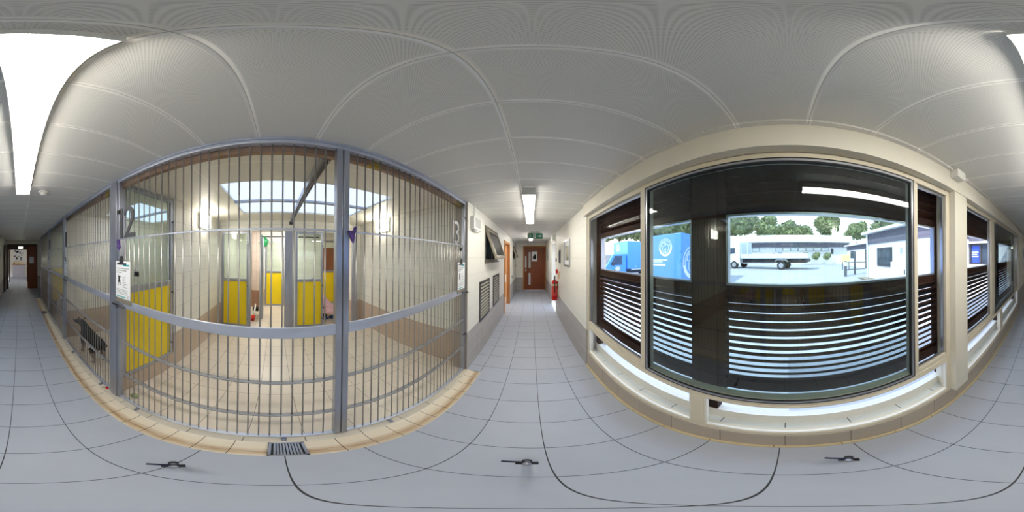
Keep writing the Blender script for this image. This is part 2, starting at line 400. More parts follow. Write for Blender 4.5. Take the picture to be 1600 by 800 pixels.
struct('ceiling', box(-.83, .72, -7.95, 8.1, C, C + .2), 'ceiling', 'grey perforated metal plank corridor ceiling', 'ceiling')
struct('trim_3', box(.625, .66, -4.55, 2.0, C - .014, C), 'ceiling', 'slim edge strip where the corridor ceiling meets the window wall', 'trim')
# right wall
struct('wall_right', box(.70, .98, 2.0, 4.66, 0, C), 'wall', 'white block wall between the big window and the bright doorway', 'wall')
struct('wall_right_far', box(.70, .98, 5.62, 8.1, 0, C), 'wall', 'white block wall beyond the bright doorway', 'wall')
struct('wall_right_head', box(.70, .98, 4.66, 5.62, 2.12, C), 'wall', 'short piece of white wall above the bright doorway', 'wall')
struct('wall_right_back', box(.70, .98, -7.95, -4.5, 0, C), 'wall', 'white wall beyond the second window at the dim end', 'wall')
struct('trim_4', box(.655, .98, -4.5, 2.0, 2.185, C), 'plaster', 'cream lintel boxed over both windows', 'lintel')
struct('trim_5', box(.71, .84, -4.5, 2.0, 0, .25), 'kerb', 'beige tiled kerb under the windows', 'kerb')
struct('trim_6', box(.692, .71, -4.5, 2.0, 0, .022), 'coving', 'yellowed narrow coving at the foot of the kerb', 'trim')
struct('trim_7', box(.775, .84, -4.5, 2.0, .25, .285), 'sill', 'white tiled sill outside the window glass', 'sill')
struct('wall_pier', box(.662, .86, -1.305, -1.10, .25, 2.185), 'plaster', 'cream pier between the two window units', 'pier')
struct('trim_8', box(.84, .90, -4.5, 2.0, .0, .40), 'white', 'pale upstand behind the tiled sill', 'upstand')
struct('ceiling_roof', box(.62, 1.02, -8, 8.1, C + .01, C + .25), 'timber', 'dark eave above the louvred shutters', 'eave')
# left wall beyond pens
XW = -.765
lw = NB()
bx(lw, -.92, XW, 1.85, 2.58, 0, C); bx(lw, -.92, XW, 2.58, 3.62, 0, 1.555); bx(lw, -.92, XW, 2.58, 3.62, 2.19, C); bx(lw, -.92, XW, 3.62, 4.46, 0, C)
bx(lw, -.92, XW, 4.46, 5.62, 2.12, C); bx(lw, -.92, XW, 5.62, 6.55, 0, C); bx(lw, -.92, XW, 6.55, 7.5, 0, 1.57); bx(lw, -.92, XW, 6.55, 7.5, 2.10, C); bx(lw, -.92, XW, 7.5, 8.1, 0, C)
struct('wall_left', lw, 'wall', 'white block wall with two vents and a tilted window', 'wall')
struct('wall_left_pier', box(-.95, XW - .001, 1.843, 1.852, 0, C), 'pier', 'narrow beige tiled end of the wall beside the last barred pen', 'pier')
# end wall A with door_1
YA = 8.0
ew = NB(); bx(ew, -.92, -.42, YA, YA + .15, 0, C); bx(ew, .71, .98, YA, YA + .15, 0, C); bx(ew, -.42, .71, YA, YA + .15, 2.20, C)
struct('wall_end', ew, 'wall_end', 'white end wall around the brown corridor door', 'wall')
# dim end B
YB = -7.85
ew = NB(); bx(ew, -1.3, -.86, YB - .15, YB, 0, C); bx(ew, .60, .98, YB - .15, YB, 0, C); bx(ew, -.86, .60, YB - .15, YB, 2.17, C)
struct('wall_back', ew, 'wall_end', 'cream end wall around the open double doors', 'wall')
struct('wall_back_side', box(-1.15, -1.02, YB, -6.12, 0, C), 'wall', 'cream wall past the furthest pen', 'wall')
struct('ceiling_back', box(-1.3, -.83, YB - .1, -6.1, C, C + .2), 'ceiling', 'ceiling strip past the furthest pen', 'ceiling')
rm = NB(); bx(rm, -1.3, .98, -12.2, -12.05, 0, 2.6); bx(rm, -1.3, -1.15, -12.05, YB - .15, 0, 2.6); bx(rm, .85, .98, -12.05, YB - .15, 0, 2.6)
struct('wall_lobby', rm, 'white', 'white lobby walls seen through the open double doors', 'wall')
struct('ceiling_lobby', box(-1.3, .98, -12.2, YB - .15, 2.5, 2.6), 'white', 'white lobby ceiling beyond the double doors', 'ceiling')
# pens
CK = 2.40
holes = [(-2.80, -1.52, -.56, 1.33), (-2.80, -1.52, -2.62, -1.68), (-2.80, -1.52, -4.2, -3.3)]
pc = NB()
bx(pc, -1.52, -.83, -6.2, 3.3, CK, CK + .05); bx(pc, -5.3, -2.80, -6.2, 3.3, CK, CK + .05)
ys = [-6.2, -4.2, -3.3, -2.62, -1.68, -.56, 1.33, 3.3]
for k in (0, 2, 4, 6): bx(pc, -2.80, -1.52, ys[k], ys[k + 1], CK, CK + .05)
struct('ceiling_pens', pc, 'pen_ceiling', 'pale panelled ceiling inside the dog pens', 'ceiling')
struct('trim_9', box(-.87, -.835, -6.1, 1.9, 2.268, CK), 'bulkhead', 'bronze head channel with painted reflections behind the top of the bars', 'trim')
for k, (x0, x1, y0, y1) in enumerate(holes):
    w = T('window_%d' % (k + 5), ('large opal skylight over the two nearest pens', 'small opal skylight over the pen of the black dog', 'opal skylight over the pen of the white dog')[k], 'skylight', ((x0 + x1) / 2, (y0 + y1) / 2, CK + .1), kind='structure')
    O('pane', box(x0, x1, y0, y1, CK + .022, CK + .036), 'opal', w)
    f = NB(); frame_rect(f, 'x', 0, 0, 0, 0, 0, 0, 0) if False else None
    bx(f, (x0 + x1) / 2 - .03, (x0 + x1) / 2 + .03, y0, y1, CK - .01, CK + .02)
    O('glazing_bar', f, 'steel', w)
# partition walls: 12|11 with half door, 11|10 plain, 10|9 with half door, right end
def pwall(name, label, bm, m='pen_wall_x'): return struct(name, bm, m, label, 'wall')
for nm, lb, y in (('wall_partition', 'white and beige partition with a yellow door beside pen 12', -1.2), ('wall_partition_far', 'white partition with a yellow door behind the white dog', -4.55)):
    b = NB(); bx(b, -3.45, -1.67, y - .12, y, 0, CK); bx(b, -1.67, -.86, y - .12, y, 0, .25)
    pwall(nm, lb, b)
pwall('wall_partition_plain', 'plain white partition between pens 10 and 11', box(-3.45, -.86, -2.98, -2.86, 0, CK))
pwall('wall_partition_end', 'white partition with beige lower tiles closing the nearest pen', box(-3.45, -.93, 1.95, 2.07, 0, CK))
pwall('wall_partition_last', 'white partition closing the furthest pen', box(-3.45, -.86, -6.2, -6.08, 0, CK))
bk = NB()
bx(bk, -3.52, -3.42, -6.2, -1.18, 0, CK)
bx(bk, -3.52, -3.42, -1.18, 2.07, 2.17, CK)
bx(bk, -3.52, -3.42, 1.72, 2.07, 0, 2.17)
struct('wall_pen_back', bk, 'pen_wall_y', 'white back wall of the pens above the yellow doors', 'wall')
fb = NB(); bx(fb, -5.3, -5.12, -1.2, -.33, 0, CK); bx(fb, -5.3, -5.12, .27, 1.45, 0, CK); bx(fb, -5.3, -5.12, 2.05, 3.3, 0, CK); bx(fb, -5.3, -5.12, -.33, .27, 2.17, CK); bx(fb, -5.3, -5.12, 1.45, 2.05, 2.17, CK)
struct('wall_far', fb, 'pen_wall_y', 'far white wall of the passage behind the pens', 'wall')
fs = NB(); bx(fs, -5.3, -3.45, 3.2, 3.3, 0, CK); bx(fs, -5.3, -3.45, -1.32, -1.2, 0, CK); bx(fs, -3.52, -3.42, 2.07, 3.3, 0, CK)
struct('wall_passage', fs, 'pen_wall_x', 'side walls of the passage behind the pens', 'wall')
fw = NB(); bx(fw, -6.9, -6.8, -1.2, 3.3, 0, CK); bx(fw, -6.9, -5.3, -1.3, -1.2, 0, CK); bx(fw, -6.9, -5.3, 3.3, 3.4, 0, CK)
struct('wall_outer', fw, 'pen_wall_y', 'pale wall seen past the far yellow doors', 'wall')
struct('floor_outer', box(-6.9, -5.3, -1.3, 3.4, -.15, 0), 'pen_floor', 'beige floor past the far yellow doors', 'floor')
struct('ceiling_outer', box(-6.9, -5.3, -1.3, 3.4, CK, CK + .1), 'white', 'ceiling past the far yellow doors', 'ceiling')
struct('wall_pillar', box(-5.12, -5.02, -.73, -.50, 0, CK), 'pillar', 'beige tiled pillar with brown foot in the passage', 'pillar')
struct('wall_pillar_right', box(-4.5, -4.3, 2.12, 2.4, 0, CK), 'pillar', 'beige tiled pillar behind the right end of the pens', 'pillar')

# ------------------------------------------------------------------ windows
def window(name, label, y0, y1, muls, lower, sash, clear, z0=.25, z1=2.185):
    w = T(name, label, 'window', (.745, (y0 + y1) / 2, z0), kind='structure')
    f = NB(); bx(f, .715, .775, y0, y0 + .05, z0, z1); bx(f, .715, .775, y1 - .05, y1, z0, z1)
    bx(f, .715, .775, y0 + .05, y1 - .05, z0, z0 + .05); bx(f, .715, .775, y0 + .05, y1 - .05, z1 - .045, z1)
    O('window_frame', f, 'frame', w, bevel=.004)
    t = NB(); bx(t, .712, .775, y0 + .05, y1 - .05, .69, .745); bx(t, .708, .712, y0 + .05, y1 - .05, .70, .71); bx(t, .718, .775, y0 + .05, y1 - .05, .745, .785)
    O('transom', t, 'frame', w, bevel=.003)
    for a, b in muls: O('mullion', box(.713, .775, a, b, .785, z1 - .045), 'frame', w, bevel=.004)
    for a, b in lower: O('lower_mullion', box(.713, .775, a, b, z0 + .05, .69), 'frame', w, bevel=.004)
    ed = [y0 + .05] + [v for m_ in sorted(lower) for v in m_] + [y1 - .05]
    for i in range(0, len(ed), 2):
        O('lower_pane', box(.742, .748, ed[i], ed[i + 1], z0 + .05, .69), 'glass_clear', w)
        gk = NB(); frame_rect(gk, 'x', .722, .742, ed[i], ed[i + 1], z0 + .05, .69, .012); O('bead', gk, 'white', w)
    for a, b in clear:
        O('side_pane', box(.758, .763, a, b, .785, z1 - .045), 'glass_clear', w)
        gk = NB(); frame_rect(gk, 'x', .74, .758, a, b, .785, z1 - .045, .016); O('bead', gk, 'alu', w)
    for a, b in sash:
        s = NB(); frame_rect(s, 'x', .704, .730, a, b, .762, z1 - .05, .013); so = O('sash', s, 'alu', w)
        gk = NB(); frame_rect(gk, 'x', .711, .726, a + .013, b - .013, .775, z1 - .063, .007); O('gasket', gk, 'gasket', so)
        gk = NB(); frame_rect(gk, 'x', .7035, .7115, a - .008, b + .008, .754, z1 - .042, .008); O('outer_gasket', gk, 'gasket', so)
        O('glass_pane', box(.716, .722, a + .020, b - .020, .782, z1 - .070), 'glass_sash', so)
    return w
window('window_1', 'large window with a reflective sliding middle pane facing the yard', -1.10, 2.0, [(.835, .905), (-.735, -.685)], [(.41, .49)], [(-.685, .835)], [(.905, 1.95), (-1.05, -.735)])
window('window_2', 'second window beyond the cream pier towards the dim end', -4.48, -1.305, [(-2.30, -2.16), (-3.93, -3.80)], [(-2.76, -2.62)], [(-3.80, -2.30)], [(-2.16, -1.355), (-4.43, -3.93)])

# ------------------------------------------------------------------ shutters outside
def shutter(y0, y1, label):
    s = T('louvred_shutter', label, 'shutter', (.87, (y0 + y1) / 2, .70), group='timber louvred shutters outside the windows')
    st = .055
    f = NB(); bx(f, .845, .895, y0, y0 + st, .70, 2.185); bx(f, .845, .895, y1 - st, y1, .70, 2.185)
    bx(f, .845, .895, y0 + st, y1 - st, .72, .81); bx(f, .845, .895, y0 + st, y1 - st, 1.435, 1.49); bx(f, .845, .895, y0 + st, y1 - st, 1.89, 1.945)
    O('shutter_frame', f, 'timber', s, bevel=.003)
    def slats(z0, z1, n):
        b = NB(); p = (z1 - z0) / n
        for k in range(n):
            z = z0 + (k + .5) * p; pts = []
            for u, v in ((-.043, -.008), (.043, -.008), (.043, .008), (-.043, .008)):
                a = math.radians(-40); pts.append((.870 + u * math.cos(a) - v * math.sin(a), y0 + st, z + u * math.sin(a) + v * math.cos(a)))
            prism(b, pts, (0, y1 - y0 - 2 * st, 0))
        return b
    O('lower_slats', slats(.81, 1.435, 12), 'timber', s); O('upper_slats', slats(1.945, 2.185, 4), 'timber', s)
    l = NB(); frame_rect(l, 'x', .85, .89, y0 + st, y1 - st, 1.49, 1.89, .012); O('opening_lining', l, 'alu', s)
    return s
shutter(.512, 1.935, 'dark louvred shutter left of the dark post, blue vans seen through its opening')
shutter(-1.13, .392, 'dark louvred shutter behind the middle pane, white lorry seen through its opening')
shutter(-2.82, -1.28, 'dark louvred shutter just beyond the cream pier')
shutter(-4.42, -2.92, 'dark louvred shutter at the dim end of the second window')
for y0, y1, lb in ((1.935, 2.0, 'dark timber post at the left edge of the window'), (.392, .512, 'dark timber post seen through the middle pane'), (-1.28, -1.13, 'dark timber post behind the right side pane'), (-2.92, -2.82, 'dark timber post behind the second window mullion'), (-4.5, -4.42, 'dark timber post at the dim end')):
    O('timber_post', box(.842, .91, y0, y1, .40, 2.185), 'timber', bevel=.004, label=lb, cat='post', group='posts between the shutters')
O('white_box', box(.81, .842, -1.23, -1.17, 1.62, 1.72), 'white_pl', bevel=.005, label='small white box on the dark post right of the sliding pane', cat='box')

# ------------------------------------------------------------------ barred pen fronts
barmesh = {}
def pen_front(y0, y1, label, feet=(), n=None):
    yc = (y0 + y1) / 2
    t = T('barred_pen_front', label, 'gate', (XF, yc, 0), group='barred fronts of the dog pens')
    for a in (y0, y1 - .034): O('stile', box(XF - .022, XF + .022, a, a + .034, .012, 2.31), 'steel', t, bevel=.003)
    O('top_rail', box(XF - .02, XF + .02, y0 - .003, y1 + .003, 2.31, 2.335), 'rail', t, bevel=.003)
    O('bottom_rail', box(XF - .018, XF + .018, y0 + .034, y1 - .034, .03, .045), 'rail', t, bevel=.003)
    O('middle_rail', box(XF + .008, XF + .024, y0 + .034, y1 - .034, 1.207, 1.272), 'rail', t, bevel=.003)
    O('upper_rail', box(XF - .006, XF + .006, y0 + .034, y1 - .034, 1.779, 1.788), 'rail', t)
    for z in (.845, .445): O('lower_rail', box(XF - .016, XF + .016, y0 + .034, y1 - .034, z, z + .006), 'dull_rail', t)
    n = n or round((y1 - y0 - .07) / .0545); step = (y1 - y0 - .068) / n
    first = None
    for k in range(1, n):
        y = y0 + .034 + k * step
        if not barmesh:
            bo = O('bar', cyl(NB(), (XF, yc, .04), (XF, yc, 2.315), .0043, n=8), 'bar', t, smooth=True); barmesh['m'] = bo
        else:
            bo = barmesh['m'].copy(); COL.objects.link(bo); bo.parent = t
        bo.location = (0, y - yc, 0)
    for y in feet:
        f = NB(); bx(f, XF + .018, XF + .05, y - .014, y + .014, .0, .006); bx(f, XF + .012, XF + .02, y - .014, y + .014, 0, .04); cyl(f, (XF + .036, y, .006), (XF + .036, y, .016), .008, n=6)
        O('foot_bracket', f, 'steel', t)
    return t
pen_front(-1.155, .343, 'barred steel pen front carrying the number 12', (-.89, .05))
pen_front(.349, 1.838, 'barred steel pen front at the right end, next to the white wall', (.68,))
pen_front(-2.80, -1.245, 'barred steel pen front with the black dog behind it', (-1.43, -2.3))
pen_front(-4.40, -2.90, 'barred steel pen front with the white dog behind it', (-3.6,))
pen_front(-6.02, -4.46, 'furthest barred steel pen front at the dim end', ())
for y0, y1, lb in ((-1.243, -1.157, 'steel post between the pens 11 and 12'), (-2.898, -2.802, 'steel post left of the number 11'), (-4.458, -4.402, 'steel post at the foot of the furthest pen'), (-6.08, -6.022, 'last steel post at the dim end')):
    O('steel_post', box(XF - .03, XF + .03, y0, y1, 0, 2.335), 'steel', bevel=.004, label=lb, cat='post', group='posts between the pen fronts')
O('head_beam', box(XF - .023, XF + .023, -6.1, 1.85, 2.336, 2.352), 'rail', label='long pale head beam above all the barred fronts', cat='beam')
# partition channel on pen ceiling
b = T('ceiling_channel', 'steel channel running back across the large skylight', 'channel', (-2.0, .30, 2.3))
O('channel', box(-3.10, -.93, .27, .325, 2.30, 2.37), 'steel', b); O('channel_lip', box(-3.10, -.93, .29, .305, 2.27, 2.30), 'dark_steel', b)
e = NB(); bx(e, -3.13, -3.08, .26, .335, 2.25, 2.31); O('end_stop', e, 'dark_steel', b)
for k in range(2): O('hanger', box(-1.4 - k * 1.4, -1.36 - k * 1.4, .285, .31, 2.37, CK), 'dark_steel', b)

# digits
def number(tx, y, label, size=.36, z=1.79, m='digit'):
    t = T('pen_number', label, 'number', (XF + .012, y + .1, z), group='pen numbers on the bars')
    for ch in tx:
        bm = textbm(NB(), ch, size, .004, (XF + .012, 0, z), (0, 1, 0), (0, 0, 1))
        mn = min(v.co.y for v in bm.verts); mx = max(v.co.y for v in bm.verts)
        for v in bm.verts: v.co.z = z + (v.co.z - z) * (.26 / (size * .70)); v.co.y = y + (v.co.y - mn) * .9
        O('digit', bm, m, t); y += (mx - mn) * .9 + .016
number('12', -1.118, 'grey steel number 12 fixed on the bars')
number('11', -2.76, 'grey steel number 11 on the bars of the black dog\'s pen')
number('13', 1.50, 'pale steel number at the right end of the bars', m='dull_rail')
number('10', -4.37, 'grey steel number on the bars of the white dog\'s pen')

# clipboards
def clipboard(y0, y1, z0, z1, label, dog=True):
    x = XF + .026; t = T('clipboard', label, 'clipboard', (x, (y0 + y1) / 2, z0), group='clipboards on the pen fronts')
    w = y1 - y0; h = z1 - z0
    O('board', box(x, x + .004, y0, y1, z0, z1), 'board', t, bevel=.002)
    px0, px1, pz0, pz1 = y0 + .004, y1 - w * .05, z0 + h * .12, z1 - .002
    s = O('sheet', box(x + .004, x + .0052, px0, px1, pz0, pz1), 'paper', t)
    X = x + .0052; pw = px1 - px0; ph = pz1 - pz0
    a = NB(); bx(a, X, X + .0006, px0 + pw * .06, px0 + pw * .72, pz0 + ph * .03, pz0 + ph * .06); O('teal_footer', a, 'teal', s); a = NB(); bx(a, X, X + .0006, px0 + pw * .55, px1 - pw * .05, pz1 - ph * .13, pz1 - ph * .085); O('teal_header', a, 'teal', s)
    a = NB()
    for k, ln in enumerate((.85, .62, .28)):
        u = px0 + pw * .07; zz = pz1 - ph * (.20 + .055 * k)
        while u < px0 + pw * (.07 + ln):
            l = random.uniform(.04, .10) * pw; bx(a, X, X + .0006, u, u + l, zz, zz + ph * .022); u += l + pw * .02
    O('heading_print', a, 'ink', s); a = NB()
    for k in range(7): bx(a, X, X + .0006, px0 + pw * .50, px0 + pw * random.uniform(.66, .9), pz1 - ph * (.42 + .045 * k), pz1 - ph * (.412 + .045 * k))
    O('list_print', a, 'ink', s); a = NB()
    for k in range(4): bx(a, X, X + .0006, px0 + pw * .07, px0 + pw * random.uniform(.75, .93), pz1 - ph * (.76 + .04 * k), pz1 - ph * (.752 + .04 * k))
    O('grey_print', a, 'ink', s)
    a = NB(); c = Vector((X, px0 + pw * .26, pz1 - ph * .52)); k = pw
    prism(a, [c + Vector((0, u * k, v * k)) for u, v in ((-.10, -.20), (-.05, -.20), (-.04, -.08), (.03, -.08), (.04, -.20), (.09, -.20), (.08, .02), (.04, .10), (.10, .16), (.08, .22), (.05, .19), (0, .19), (-.05, .26), (-.07, .16), (-.06, .05))], (.0006, 0, 0))
    O('animal_print', a, 'ink_black', s)
    a = NB(); ribbon(a, arc(0, 0, pw * .06, 0, 360), pw * .015, (X, px1 - pw * .12, pz0 + ph * .06), (0, 1, 0), (0, 0, 1), .0006); O('round_print', a, 'ink', s)
    c = NB(); bx(c, x + .004, x + .012, y0 + w * .15, y1 - w * .28, z1 - .028, z1 - .016); bx(c, x + .004, x + .014, y0 + w * .32, y1 - w * .46, z1 - .02, z1 + .02)
    cyl(c, (x + .006, y0 + w * .44, z1 + .02), (x + .012, y0 + w * .44, z1 + .02), w * .11, n=14); O('metal_clip', c, 'dark_steel', t, bevel=.001)
    return t
clipboard(-1.165, -.955, 1.245, 1.60, 'clipboard with a printed sheet and black dog picture under the number 12')
clipboard(1.60, 1.80, 1.235, 1.585, 'clipboard with a white sheet at the right end of the bars')
clipboard(-2.78, -2.56, 1.245, 1.57, 'clipboard hanging below the number 11')
clipboard(-4.39, -4.17, 1.25, 1.56, 'clipboard hanging on the white dog\'s pen')
# small hardware
def slide_bolt(y, z, label, s=1):
    t = T('slide_bolt', label, 'latch', (XF + .03, y, z), group='slide bolts on the pen fronts')
    O('plate', box(XF + .022, XF + .03, y - .05, y + .05, z - .02, z + .02), 'steel', t)
    O('bolt_rod', cyl(NB(), (XF + .038, y - .08 * s, z), (XF + .038, y + .09 * s, z), .008, n=10), 'dark_steel', t, smooth=True)
    O('bolt_handle', cyl(NB(), (XF + .038, y + .02 * s, z), (XF + .075, y + .02 * s, z - .01), .006, n=8), 'dark_steel', t, smooth=True)
slide_bolt(1.79, 1.225, 'dark slide bolt on the right end of the middle rail')
slide_bolt(-1.12, 1.215, 'dark slide bolt below the printed sheet of pen 12')
slide_bolt(-2.72, 1.215, 'slide bolt below the sheet of pen 11')
def padlock(y, z, label):
    t = T('padlock', label, 'padlock', (XF + .025, y, z), group='padlocks on the bars')
    O('lock_body', box(XF + .008, XF + .03, y - .018, y + .018, z, z + .035), 'black', t, bevel=.004)
    O('shackle', tube(NB(), [(XF + .019, y - .012, z + .034), (XF + .019, y - .012, z + .055), (XF + .019, y, z + .066), (XF + .019, y + .012, z + .055), (XF + .019, y + .012, z + .034)], .0035, 6), 'steel', t, smooth=True)
padlock(-1.135, 2.0, 'small black padlock left of the number 12')
padlock(1.715, 1.72, 'dark padlock above the right clipboard')
padlock(-.905, 1.49, 'tiny black lock right of the printed sheet')
def rag(pts, label, m='purple'):
    bm = NB(); prism(bm, pts, (.012, 0, 0)); bmesh.ops.subdivide_edges(bm, edges=bm.edges[:], cuts=2, use_grid_fill=True)
    for v in bm.verts: v.co += Vector((random.uniform(-.006, .006), random.uniform(-.003, .003), random.uniform(-.003, .003)))
    O('bandana', bm, m, label=label, cat='cloth')
rag([(XF + .025, .37, 1.785), (XF + .025, .395, 1.785), (XF + .025, .412, 1.81), (XF + .025, .418, 1.78), (XF + .025, .41, 1.775), (XF + .025, .402, 1.72), (XF + .025, .39, 1.735)], 'purple bandana tied on the bars right of the double post')
rag([(XF + .02, -1.145, 1.78), (XF + .02, -1.12, 1.78), (XF + .02, -1.105, 1.72), (XF + .02, -1.12, 1.69), (XF + .02, -1.14, 1.71)], 'small purple tag hanging above the printed sheet of pen 12')
O('red_toy', ball(NB(), (XF + .02, -1.32, .02), .02, (1, 1, .9)), 'red', smooth=True, label='tiny red ball on the pale tiles by the steel post', cat='toy')
O('green_toy', ball(NB(), (XF - .09, -1.05, .028), .035, (1, 1.3, .8)), 'leaf2', smooth=True, label='pale green toy just behind the bars of pen 12', cat='toy')
# wall hook and bolts on pier
t = tube(NB(), [(XW - .03, 1.842, 2.14), (XW - .03, 1.80, 2.14), (XW - .01, 1.79, 2.13), (XW - .01, 1.80, 2.11), (XW - .02, 1.815, 2.11)], .006, 8)
O('wall_hook', t, 'black', smooth=True, label='black hook on the narrow tiled pier', cat='hook')
t = NB(); cyl(t, (XW - .03, 1.843, .63), (XW - .03, 1.825, .63), .018, n=12); cyl(t, (XW - .03, 1.825, .63), (XW - .03, 1.80, .63), .009, n=10)
O('wall_bolt', t, 'dark_steel', label='dark metal catch low on the narrow tiled pier', cat='catch')
# drains
def drain(y0, y1, label):
    t = T('drain_grate', label, 'drain', (-.665, (y0 + y1) / 2, -.012), group='drain grates in the gutter')
    O('drain_pit', box(-.742, -.588, y0, y1, -.012, -.004), 'black', t)
    f = NB(); bx(f, -.742, -.588, y0, y0 + .012, -.012, .004); bx(f, -.742, -.588, y1 - .012, y1, -.012, .004); bx(f, -.742, -.732, y0, y1, -.012, .004); bx(f, -.598, -.588, y0, y1, -.012, .004)
    n = 9
    for k in range(n):
        y = y0 + .02 + (y1 - y0 - .04) * (k + .5) / n; bx(f, -.732, -.598, y - .0042, y + .0042, -.008, .003)
    O('grate', f, 'steel', t)
drain(-.02, .138, 'metal slotted drain grate below the barred pen 12')
drain(-4.53, -4.38, 'dark drain grate far down the gutter at the dim end')

# ------------------------------------------------------------------ pen doors
def pen_door(axis, at, a0, a1, z0, z1, zmid, label, m='steel', side=1):
    """axis 'y': door lies along X at y=at ; axis 'x': along Y at x=at"""
    c = ((a0 + a1) / 2, at, z0) if axis == 'y' else (at, (a0 + a1) / 2, z0)
    t = T('pen_door', label, 'door', c, group='yellow and glass pen doors')
    def bb(u0, u1, v0, v1, d=.02):
        return box(u0, u1, at - d, at + d, v0, v1) if axis == 'y' else box(at - d, at + d, u0, u1, v0, v1)
    f = NB(); frame_rect(f, axis, at - .022, at + .022, a0, a1, z0, z1, .05); bx(f, *( (a0 + .05, a1 - .05, at - .022, at + .022, zmid, zmid + .06) if axis == 'y' else (at - .022, at + .022, a0 + .05, a1 - .05, zmid, zmid + .06)))
    O('door_frame', f, m, t, bevel=.003)
    O('lower_panel', bb(a0 + .05, a1 - .05, z0 + .05, zmid, .008), 'yellow', t)
    O('glass_pane', bb(a0 + .05, a1 - .05, zmid + .06, z1 - .05, .004), 'glass_door', t)
    h = NB(); e = a0 + .025 if side < 0 else a1 - .025
    for z in (z0 + .2, zmid - .1, z1 - .3):
        p, q = ((e, at + .022, z), (e, at + .04, z)) if axis == 'y' else ((at + .022, e, z), (at + .04, e, z))
        cyl(h, p, q, .012, n=8)
    O('hinge', h, 'dark_steel', t)
    return t
pen_door('y', -1.225, -1.655, -.88, .255, 2.36, 1.28, 'yellow and glass door in the partition just left of the number 12', side=-1)
pen_door('y', -4.575, -1.655, -.88, .255, 2.36, 1.28, 'yellow and glass door seen behind the white dog', side=-1)
pen_door('x', -3.45, -1.18, -.565, .02, 2.165, 1.085, 'yellow and glass door at the left of the pen back wall')
pen_door('x', -3.45, .42, 1.035, .02, 2.165, 1.085, 'yellow and glass door in the middle of the pen back wall')
pen_door('x', -5.16, -.33, .27, .02, 2.16, 1.10, 'shaded yellow door across the passage, seen between the two pen back doors')
pen_door('x', -5.16, 1.45, 2.05, .02, 2.16, 1.10, 'shaded yellow door across the passage, beside the pink figure')
O('steel_jamb', box(-3.48, -3.40, .19, .355, 0, 2.165), 'steel', bevel=.003, label='wide brushed steel jamb left of the middle back door', cat='jamb')
O('white_jamb', box(-3.47, -3.41, .357, .418, 0, 2.165), 'white', bevel=.003, label='slim white strip beside the brushed steel jamb', cat='jamb')
O('steel_jamb', box(-3.48, -3.40, -.56, -.525, 0, 2.165), 'steel', bevel=.003, label='slim steel jamb right of the left back door', cat='jamb')
O('steel_jamb', box(-3.41, -3.37, 1.72, 1.84, 0, 2.165), 'steel', bevel=.003, label='dark steel strip on the back wall at the right end', cat='jamb')
# hinged open door seen edge-on past the left door
O('steel_edge', box(-4.3, -3.9, -.345, -.305, .03, 2.1), 'steel', bevel=.003, label='steel door leaf standing open into the passage', cat='door')
# bulkhead lamps
def bulkhead(x, y, z, ny, label):
    t = T('bulkhead_lamp', label, 'lamp', (x, y, z - .13), group='bulkhead lamps in the pens')
    O('lamp_base', box(x - .19, x + .19, y, y + .035 * ny, z - .135, z + .135), 'white_pl', t, bevel=.02)
    b = box(x - .175, x + .175, y + .036 * ny, y + .085 * ny, z - .12, z + .12)
    O('diffuser', b, 'bulk_lamp', t, bevel=.035)
bulkhead(-2.50, -1.2, 2.235, 1, 'lit white bulkhead lamp on the left partition of the pen')
for y_, lb_ in ((-1.32, 'added unseen bulkhead lamp brightening the pen of the black dog'), (-2.98, 'added unseen bulkhead lamp brightening the pen of the white dog'), (-4.67, 'added unseen bulkhead lamp brightening the furthest pen')): bulkhead(-2.50, y_, 2.235, -1, lb_)  # added fill lamps, hidden behind the partitions, to brighten the dim end
bulkhead(-2.50, 1.95, 2.25, -1, 'lit white bulkhead lamp on the right partition of the pen')

# ------------------------------------------------------------------ ceiling lights
def ceiling_light(x, y0, y1, label, z=C, m='tube'):
    t = T('ceiling_light', label, 'light', (x, (y0 + y1) / 2, z - .09), group='tube lights on the ceilings')
    O('light_body', box(x - .066, x + .066, y0 + .004, y1 - .004, z - .062, z), 'white_pl', t, bevel=.004)
    b = NB(); pts = [(x - .062, y0, z - .062), (x - .060, y0, z - .074), (x - .03, y0, z - .086), (x, y0, z - .088), (x + .03, y0, z - .086), (x + .060, y0, z - .074), (x + .062, y0, z - .062)]
    prism(b, pts, (0, y1 - y0, 0)); O('diffuser', b, m, t)
    for a, c in ((y0 - .006, y0), (y1, y1 + .006)):
        O('end_cap', box(x - .064, x + .064, a, c, z - .090, z - .01), 'white_pl', t, bevel=.002)
ceiling_light(-.035, -1.565, -.135, 'nearest lit tube light on the ceiling, right beside the viewer')
ceiling_light(-.03, 1.53, 2.96, 'lit tube light on the ceiling above the wall vents')
ceiling_light(-.03, 4.65, 6.08, 'lit tube light behind the green exit sign')
ceiling_light(-4.3, -.6, .7, 'lit tube light in the passage behind the pens', CK, 'tube_bright')
ceiling_light(-6.1, .1, 1.4, 'added tube light brightening the room beyond the far yellow doors', CK, 'tube_bright')  # added fill lamp so the wall past the far doors is not dark
ceiling_light(-.2, -10.6, -9.2, 'lit tube light in the lobby beyond the double doors', 2.5)

